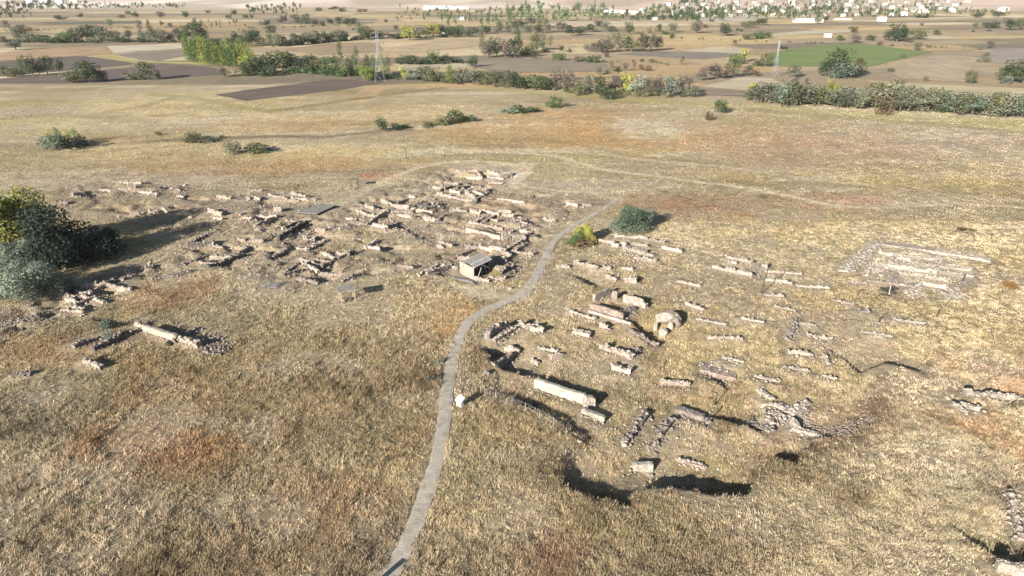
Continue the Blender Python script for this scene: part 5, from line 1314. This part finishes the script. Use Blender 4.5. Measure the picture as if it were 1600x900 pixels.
pole('wooden_pole', 'dark pole standing on the right excavation bank, upper of two', 1116, 634, 1118, 614, .08, M['darkwood'], arm=True)
pole('wooden_pole', 'short dark pole just below the bank pole in the excavation', 1106, 657, 1109, 643, .06, M['darkwood'])
pole('wooden_pole', 'dark slanting pole by the left ruins above the rust brown grass', 238, 457, 232, 429, .08, M['darkwood'], arm=True)
pole('wooden_pole', 'thin pole alone in the far grassland behind the dirt track', 635, 249, 635, 232, .10, M['darkwood'], arm=True)
pole('wooden_pole', 'dark stub post at the right side of the rectangular foundation', 1501, 443, 1504, 430, .11, M['darkwood'])
pole('wooden_pole', 'short dark post in the grass right of the levelled ruin', 1373, 505, 1373, 497, .09, M['darkwood'])
pole('wooden_pole', 'dark leaning post below the rectangular foundation', 1463, 497, 1464, 485, .08, M['darkwood'])
pole('marker_post', 'thin white post at the lower left edge of the rectangular foundation', 1389, 459, 1389, 448, .07, M['white'], 'post')

def fence(label, pts, step, hgt, wires=True):
    W = resample([(*G(*p).xy,) for p in pts], step)
    p0 = W[0]; e = empty('wire_fence', (p0.x, p0.y, float(H(p0.x, p0.y)[0]))); tag(e, label, 'fence')
    base = e.location; tops = []
    rnd = random.Random(len(pts) * 7)
    for i, p in enumerate(W):
        z = float(H(p.x, p.y)[0]) - base.z
        x, y = p.x - base.x, p.y - base.y
        lx, ly = rnd.uniform(-.07, .07), rnd.uniform(-.07, .07)
        mb = MB(); mb.bar((x, y, z - .3), (x + lx, y + ly, z + hgt), .034, 5, .03); mb.build('post', M['post'], e)
        tops.append(Vector((x, y, z)))
    if wires:
        for f in (.45, .92):
            mb = MB()
            for a, b in zip(tops[:-1], tops[1:]): mb.bar((a.x, a.y, a.z + hgt * f), (b.x, b.y, b.z + hgt * f), .009, 3)
            mb.build('wire', M['steel'], e)
fence('pale post and wire fence along the right edge of the paved path', [(862, 402), (846, 436), (838, 456), (806, 474), (770, 488), (747, 505), (738, 530), (730, 560), (722, 592), (716, 612)], 2.6, 1.1)
fence('pale post and wire fence curving along the left bank of the excavation', [(752, 616), (775, 624), (800, 632), (830, 646), (862, 664), (888, 684), (908, 694)], 2.2, 1.1)
fence('short pale fence between the roofed shelter and the paved path', [(738, 446), (752, 452), (768, 457), (786, 458), (802, 444), (818, 420), (832, 398)], 2.4, 1.1)
fence('thin fence on the far side of the dirt track round the ruins', [(720, 250), (760, 250), (800, 253), (832, 262), (826, 278), (808, 291), (850, 294), (900, 297), (950, 303)], 4.0, 1.2)
fence('thin fence in front of the left ruins near the slanting pole', [(245, 452), (300, 428), (360, 436), (420, 452), (470, 462), (528, 470)], 3.4, 1.1)

# ------------------------------------------------------------------ white boulder heap
def boulder(label, u, v, w, d, h, seed, mat, lift=0.0):
    p = G(u, v); k = mpp(p)
    o = bpy.data.objects.new('boulder', rock_mesh(seed, 3)); COL.objects.link(o); o.data.materials.append(mat)
    o.scale = (w * k / 2 * 1.25, d / 2 * 1.25, h / 2 * 1.3); o.location = (p.x, p.y + d * .3, p.z + lift + h * .38)
    o.rotation_euler = (random.Random(seed).uniform(-.1, .1), 0, random.Random(seed).uniform(-.3, .3))
    tag(o, label, 'boulder', 'white boulder heap')
boulder('largest boulder, top of the white boulder heap', 1042, 510, 34, 2.6, 1.9, 41, M['w'], .25)
boulder('second large boulder, right half of the white boulder heap top', 1055, 509, 22, 2.2, 1.6, 43, M['w'], .1)
boulder('squared white boulder at the left foot of the boulder heap', 1025, 516, 9, .9, 1.1, 32, M['w'])
boulder('pale boulder at the right foot of the boulder heap', 1049, 516, 10, .9, 1.1, 33, M['w'])
boulder('whitest block in front at the bottom of the boulder heap', 1036, 527, 14, 1.0, 1.25, 36, M['w'])
boulder('grey boulder at the right end of the boulder heap', 1060, 512, 12, 1.4, 1.2, 35, M['g'])

# ------------------------------------------------------------------ power pylons
def pylon(label, u, v, hpx, spread, mat, arms):
    p = G(u, v); k = mpp(p); h = hpx * k
    e = empty('power_pylon', p, R(20)); tag(e, label, 'pylon')
    s = spread * k; waist = h * .62
    def at(z, i):
        r = s / 2 * (1 - .8 * min(z / waist, 1)) ; r = max(r, s * .09)
        return Vector(((1 if i in (0, 3) else -1) * r, (1 if i < 2 else -1) * r, z))
    for i in range(4):
        mb = MB(); mb.bar(at(-.5, i), at(waist, i), .05, 4); mb.bar(at(waist, i), at(h, i), .045, 4); mb.build('leg', mat, e)
    mb = MB(); zs = [0, h * .17, h * .32, h * .44, h * .54, h * .62, h * .7, h * .78, h * .86, h * .94, h]
    for z0, z1 in zip(zs[:-1], zs[1:]):
        for i in range(4):
            j = (i + 1) % 4
            mb.bar(at(z0, i), at(z1, j), .028, 3); mb.bar(at(z0, j), at(z1, i), .028, 3); mb.bar(at(z1, i), at(z1, j), .028, 3)
    mb.build('lattice', mat, e)
    for f, l in arms:
        mb = MB(); z = h * f; l = l * k
        for sy in (-1, 1):
            for sx in (-1, 1):
                a = Vector((sx * s * .09, sy * s * .09, z)); mb.bar(a, (sx * l, 0, z + .2), .05, 3); mb.bar(a + Vector((0, 0, h * .03)), (sx * l, 0, z + .2), .05, 3)
        mb.build('cross_arm', mat, e)
        for sx in (-1, 1):
            mb = MB(); mb.bar((sx * l, 0, z + .2), (sx * l, 0, z - 1.1), .1, 5); mb.build('insulator', M['glass'], e)
pylon('tall steel lattice pylon standing in the dark poplar clump', 594, 129, 76, 16, M['steel'], [(.95, 8), (.86, 11), (.77, 9)])
pylon('slim pale lattice mast before the green field', 1210, 120, 54, 9, M['steel'], [(.94, 6)])

# ------------------------------------------------------------------ houses of the town and farm sheds
def house_meshes(seed):
    rnd = random.Random(seed)
    w, d, h = 1.0, rnd.uniform(.7, .95), rnd.uniform(.42, .62)
    wl = MB(); wl.add([(-.5, -d / 2, -.2), (.5, -d / 2, -.2), (.5, d / 2, -.2), (-.5, d / 2, -.2), (-.5, -d / 2, h), (.5, -d / 2, h), (.5, d / 2, h), (-.5, d / 2, h)],
                      [(0, 3, 2, 1), (0, 1, 5, 4), (1, 2, 6, 5), (2, 3, 7, 6), (3, 0, 4, 7), (4, 5, 6, 7)])
    rf = MB(); o = .06; rh = rnd.uniform(.10, .22)
    rf.add([(-.5 - o, -d / 2 - o, h + .004), (.5 + o, -d / 2 - o, h + .004), (.5 + o, d / 2 + o, h + .004), (-.5 - o, d / 2 + o, h + .004), (-.34, 0, h + rh), (.34, 0, h + rh)], [(0, 3, 2, 1), (0, 1, 5, 4), (1, 2, 5), (2, 3, 4, 5), (3, 0, 4)])
    wi = MB()
    for x in (-.33, 0, .33): wi.box(x - .06, -d / 2 - .012, h * .42, x + .06, -d / 2 + .02, h * .78)
    out = []
    for nm, m in (('wall', wl), ('roof', rf), ('window_row', wi)):
        me = bpy.data.meshes.new(nm); me.from_pydata(m.v, [], m.f); me.update(); out.append(me)
    out[0].materials.append(M['wall_white']); out[1].materials.append(M['roof_grey']); out[2].materials.append(M['glass'])
    return out
HM = [house_meshes(s) for s in range(5)]
def house(u, v, wpx, wallm, roofm, label, idx, rz, cat='house', name='house', group='houses of the far town', sy=1.0, sz=1.0):
    p = G(u, v); k = mpp(p); s = wpx * k
    e = empty(name, p, rz); e.scale = (s, s * sy, s * sz); tag(e, label, cat, group)
    for me, mt in zip(HM[idx][:2], (wallm, roofm)):
        o = bpy.data.objects.new(me.name, me); COL.objects.link(o); o.parent = e
        o.material_slots[0].link = 'OBJECT'; o.material_slots[0].material = mt
hr = random.Random(77)
WN = {'town': 'white', 'town_cream': 'cream'}; RN = {'roof_red': 'reddish', 'town_roof': 'pale grey', 'tin': 'dull grey'}
rows = [('front row', 25, [1056, 1068, 1085, 1102, 1118, 1140, 1162, 1178, 1210, 1236, 1262, 1290, 1318, 1340, 1366, 1392]), ('second row', 19, [1052, 1070, 1094, 1116, 1133, 1152, 1170, 1196, 1222, 1250, 1272, 1296, 1322, 1346, 1372, 1398, 1424, 1448]),
        ('third row', 14, [1062, 1080, 1104, 1126, 1148, 1172, 1200, 1226, 1246, 1270, 1292, 1316, 1340, 1366, 1392, 1416, 1440, 1466, 1490]), ('fourth row', 9, [1046, 1074, 1100, 1128, 1156, 1184, 1212, 1240, 1268, 1296, 1324, 1352, 1380, 1408, 1436, 1464, 1492]),
        ('top row', 4, [1090, 1120, 1150, 1180, 1208, 1238, 1270, 1300, 1330, 1360, 1390, 1420, 1450, 1480, 1508])]
for nm, v, us in rows:
    for i, u in enumerate(us):
        wk = hr.choice(['town', 'town', 'town_cream']); rk = hr.choice(['town_roof', 'town_roof', 'roof_red', 'tin'])
        house(u + hr.uniform(-3, 3), v + hr.uniform(-1.2, 1.2), hr.uniform(5, 8), M[wk], M[rk], f'{WN[wk]} house with {RN[rk]} roof, {ordinal(i + 1)} from left, {nm} of the town', hr.randrange(5), hr.uniform(-.5, .5))
far = [(948, 23, 10, 'wall_white', 'roof_grey', 'white farm building at the left end of the far wood clearing'), (957, 20, 8, 'wall_white', 'roof_grey', 'small white house just right of the left farm building in the wood clearing'), (964, 20, 8, 'wall_cream', 'roof_red', 'cream house with reddish roof, leftmost of the pinkish cluster in the wood'), (974, 21, 9, 'wall_cream', 'roof_red', 'reddish roofed house, second of the pinkish cluster in the wood'),
       (983, 20, 8, 'wall_white', 'roof_red', 'white walled house, third of the pinkish cluster in the wood'), (992, 22, 9, 'wall_cream', 'roof_red', 'reddish roofed house, fourth of the pinkish cluster in the wood'), (1004, 20, 9, 'wall_white', 'roof_grey', 'white house at the right end of the pinkish cluster in the wood'), (1023, 31, 6, 'wall_white', 'roof_grey', 'tiny bright white shed at the foot of the far wood'),
       (1377, 33, 12, 'wall_white', 'roof_red', 'white farmhouse with reddish roof alone before the right far trees'), (692, 52, 4, 'wall_white', 'roof_grey', 'tiny white hut among the yellowing trees left of the far wood'), (1293, 58, 10, 'wall_cream', 'tin', 'small pale mound-like hut beyond the green field'), (722, 31, 6, 'wall_white', 'roof_grey', 'small white shed between the far trees in the middle'),
       (1412, 24, 8, 'wall_white', 'roof_grey', 'white house among the trees right of the town front'), (1433, 20, 7, 'wall_white', 'roof_grey', 'white house right of the house among the trees at the town front'), (1567, 18, 12, 'wall_white', 'roof_grey', 'white house alone at the far right below the hills'), (1487, 19, 8, 'wall_white', 'roof_grey', 'white house at the right end of the town above the hedge'),
       (50, 5, 12, 'wall_white', 'roof_grey', 'white house at the far upper left among hazy trees'), (72, 4, 11, 'wall_white', 'roof_grey', 'second white house at the far upper left among hazy trees'), (94, 6, 10, 'wall_white', 'roof_red', 'third house with reddish roof at the far upper left'), (116, 3, 10, 'wall_white', 'roof_grey', 'rightmost white house at the far upper left')]
for i, (u, v, w, wk, rk, lb) in enumerate(far): house(u, v, w, M[wk], M[rk], lb, i % 5, hr.uniform(-.3, .3), group='scattered far houses')
house(667, 15, 11, M['wall_white'], M['roof_grey'], 'short white shed left of the long white greenhouse', 1, .05, 'shed', 'farm_shed', 'far white sheds', .8, .7)
house(690, 14, 34, M['wall_white'], M['roof_grey'], 'longest white shed at the foot of the pale hills', 2, .04, 'shed', 'farm_shed', 'far white sheds', .35, .22)
house(720, 14, 26, M['wall_white'], M['roof_grey'], 'long white shed right of the longest white shed', 3, .04, 'shed', 'farm_shed', 'far white sheds', .35, .24)
house(1262, 35, 44, M['wall_cream'], M['roof_grey'], 'long low grey roofed farm hall before the town wood', 0, .03, 'hall', 'farm_hall', 'far white sheds', .3, .2)
house(1316, 31, 26, M['wall_cream'], M['roof_red'], 'long low pinkish farm hall right of the grey roofed hall', 4, .0, 'hall', 'farm_hall', 'far white sheds', .35, .22)

# ------------------------------------------------------------------ dry grass: uncountable blades in one object
gx0, gy0, gs = -230.0, 28.0, .5
GW, GH = 920, 520
mask = np.ones((GH, GW), np.float32)
cx = gx0 + (np.arange(GW) + .5) * gs; cy = gy0 + (np.arange(GH) + .5) * gs
CX, CY = np.meshgrid(cx, cy); cxf, cyf = CX.ravel(), CY.ravel()
dp = dist_poly(cxf, cyf, PATH_W)[0].reshape(GH, GW)
mask *= sstep(.6, 1.15, dp + (fbm(cxf, cyf, 1.2, 2, 190).reshape(GH, GW) - .5) * 1.3)
for pts, w, s in TRACKS:
    m = (cxf > min(p[0] for p in pts) - 3) & (cxf < max(p[0] for p in pts) + 3) & (cyf > min(p[1] for p in pts) - 3) & (cyf < max(p[1] for p in pts) + 3)
    d = np.full(cxf.shape, 99.); d[m] = dist_poly(cxf[m], cyf[m], pts)[0]
    mask *= 1 - (1 - sstep(w * .35, w * .8, d.reshape(GH, GW))) * min(1, s + .3)
for x, y, hw, *_ in WALL_CELLS:
    i, j = int((x - gx0) / gs), int((y - gy0) / gs); r = int(math.ceil((hw + .25) / gs))
    mask[max(0, j - r):j + r + 1, max(0, i - r):i + r + 1] *= .06
wx = CX + (fbm(cxf, cyf, 14, 3, 111).reshape(GH, GW) - .5) * 12
ins = inside(wx.ravel(), cyf, SITE).reshape(GH, GW)
mask *= np.where(ins, .25 + .5 * fbm(cxf, cyf, 6, 3, 131).reshape(GH, GW), 1)
for pts, dr, fall in DROPS:
    mask *= .3 + .7 * sstep(.4, 1.2, dist_poly(cxf, cyf, pts)[0]).reshape(GH, GW)
mask *= .35 + .65 * sstep(.5, 1.8, dist_poly(cxf, cyf, PIT[3:22])[0]).reshape(GH, GW)
mask *= 1 - .75 * sstep(.55, .67, fbm(cxf, cyf, 7, 4, 171)).reshape(GH, GW)      # trodden, nearly bare spots
for lb, pts, n, sz, fin in RUBBLE[:7]:
    W = poly0(pts); mask *= np.where(inside(cxf, cyf, W), .3, 1).reshape(GH, GW)
for q in (sA, sB, sC, sD, (sA + sC) / 2, cen):
    mask *= np.where(np.hypot(CX - q.x, CY - q.y) < 1.6, .1, 1)
rs = np.random.RandomState(12)
def scatter(n, y0, y1):
    y = y0 * (y1 / y0) ** rs.rand(n * 2); y = y[:n]
    half = (y * CP + CAM_H * SP) * .75 * 1.12 + 4
    return rs.uniform(-1, 1, n) * half, y
def grass(n, y0, y1, blades, hmul, wid, rad, seed, cmul=1.4, con=1.0):
    x, y = scatter(n, y0, y1)
    clump = fbm(x, y, .85, 3, 160)
    i = np.clip(((x - gx0) / gs).astype(int), 0, GW - 1); j = np.clip(((y - gy0) / gs).astype(int), 0, GH - 1)
    inb = (x > gx0) & (x < gx0 + GW * gs) & (y < gy0 + GH * gs)
    dens = np.where(inb, mask[j, i], .9)
    keep = rs.rand(n) < dens * np.clip(.25 + 1.5 * (clump - .25), .15, 1)
    x, y, clump = x[keep], y[keep], clump[keep]; m = len(x)
    c = ground_colour(x + rs.normal(0, .9, m), y + rs.normal(0, 1.2, m)) * cmul
    lum = c @ np.array([.3, .5, .2]); c = c * .86 + lum[:, None] * .14
    weed = sstep(.42, .7, fbm(x, y, 18, 3, 161)) * (1 - sstep(58, 85, y)) * sstep(6, -18, x)      # taller dead weeds left of the path
    tone = 1 + con * ((.80 + .40 * rs.rand(m)) * (.88 + .32 * sstep(.3, .7, clump)) - 1)
    c = c * tone[:, None] * (1 + rs.uniform(-.07, .07, (m, 3)))
    h = hmul * (.45 + .85 * rs.rand(m)) * (.55 + .9 * clump) * (1 + .3 * weed) * (.6 + .8 * fbm(x, y, 9, 3, 180))
    odd = rs.rand(m) < .03 + .22 * sstep(.58, .68, fbm(x, y, 6, 3, 176))                             # dead thistles and docks among the grass
    h = np.where(odd, h * 1.9, h); c = np.where(odd[:, None], c * np.array([.62, .58, .56]), c)
    z = H(x, y)
    B = blades
    bx = x[:, None] + rs.normal(0, rad, (m, B)); by = y[:, None] + rs.normal(0, rad, (m, B))
    an = rs.uniform(0, 6.28, (m, B)); w = wid * rs.uniform(.6, 1.4, (m, B))
    la, ll = rs.uniform(0, 6.28, (m, B)), rs.uniform(.1, .95, (m, B)) * h[:, None]
    hh = h[:, None] * rs.uniform(.6, 1.15, (m, B))
    zb = np.repeat(z[:, None], B, 1) - .04
    P = np.stack([np.stack([bx - np.cos(an) * w, by - np.sin(an) * w, zb], -1), np.stack([bx + np.cos(an) * w, by + np.sin(an) * w, zb], -1),
                  np.stack([bx + np.cos(la) * ll, by + np.sin(la) * ll, zb + hh], -1)], 2).reshape(-1, 3)
    F = np.arange(len(P)).reshape(-1, 3)
    cc = np.repeat(np.repeat(c[:, None], B, 1) * rs.uniform(.8, 1.2, (m, B, 1)), 3, 1).reshape(-1, 3)
    return P, F, np.concatenate([cc, np.ones((len(cc), 1))], 1)
mgr, nt, b = new_mat('dry_grass_blades')
at = N(nt, 'ShaderNodeAttribute'); at.attribute_name = 'col'; nt.links.new(at.outputs['Color'], b.inputs['Base Color'])
tl = N(nt, 'ShaderNodeBsdfTranslucent'); nt.links.new(at.outputs['Color'], tl.inputs['Color'])
mx = N(nt, 'ShaderNodeMixShader'); mx.inputs[0].default_value = .25
nt.links.new(b.outputs[0], mx.inputs[1]); nt.links.new(tl.outputs[0], mx.inputs[2]); nt.links.new(mx.outputs[0], nt.nodes['Material Output'].inputs[0])
parts_ = [grass(250000, 33, 75, 7, .29, .038, .12, 1, 1.58), grass(190000, 70, 135, 6, .25, .055, .16, 2, 1.5), grass(80000, 130, 290, 6, .24, .09, .45, 3, 1.32, .4)]
off = 0; PV, PF, PC = [], [], []
for P, F, c in parts_:
    PV.append(P); PF.append(F + off); PC.append(c); off += len(P)
gme = fast_mesh('dry_grass', np.concatenate(PV), np.concatenate(PF), mgr, np.concatenate(PC))
go = bpy.data.objects.new('dry_grass', gme); COL.objects.link(go)
tag(go, 'knee-high dry straw grass and dead weeds covering the whole site', kind='stuff')

# ------------------------------------------------------------------ haze
hz = MB(); hz.box(-7600, -1200, -8, 7600, 9000, 175)
hm = bpy.data.materials.new('thin_dusty_air'); hm.use_nodes = True; nt = hm.node_tree
nt.nodes.remove(nt.nodes['Principled BSDF'])
pv = nt.nodes.new('ShaderNodeVolumePrincipled'); pv.inputs['Color'].default_value = (.95, .94, .93, 1); pv.inputs['Density'].default_value = .00006; pv.inputs['Anisotropy'].default_value = .2
nt.links.new(pv.outputs[0], nt.nodes['Material Output'].inputs['Volume'])
ho = hz.build('haze', hm); tag(ho, 'thin pale dusty air fading the far plain', kind='stuff')

# labels must be unique and short enough
import re
_seen = {}
for o in bpy.data.objects:
    l = o.get('label')
    if l and o.get('kind') in (None, 'thing'):
        n = len(re.findall(r"[A-Za-z]+", l))
        if n < 4 or n > 16: print('LABEL LENGTH', n, o.name, l)
        if l in _seen: print('SAME LABEL', o.name, _seen[l], l)
        _seen[l] = o.name
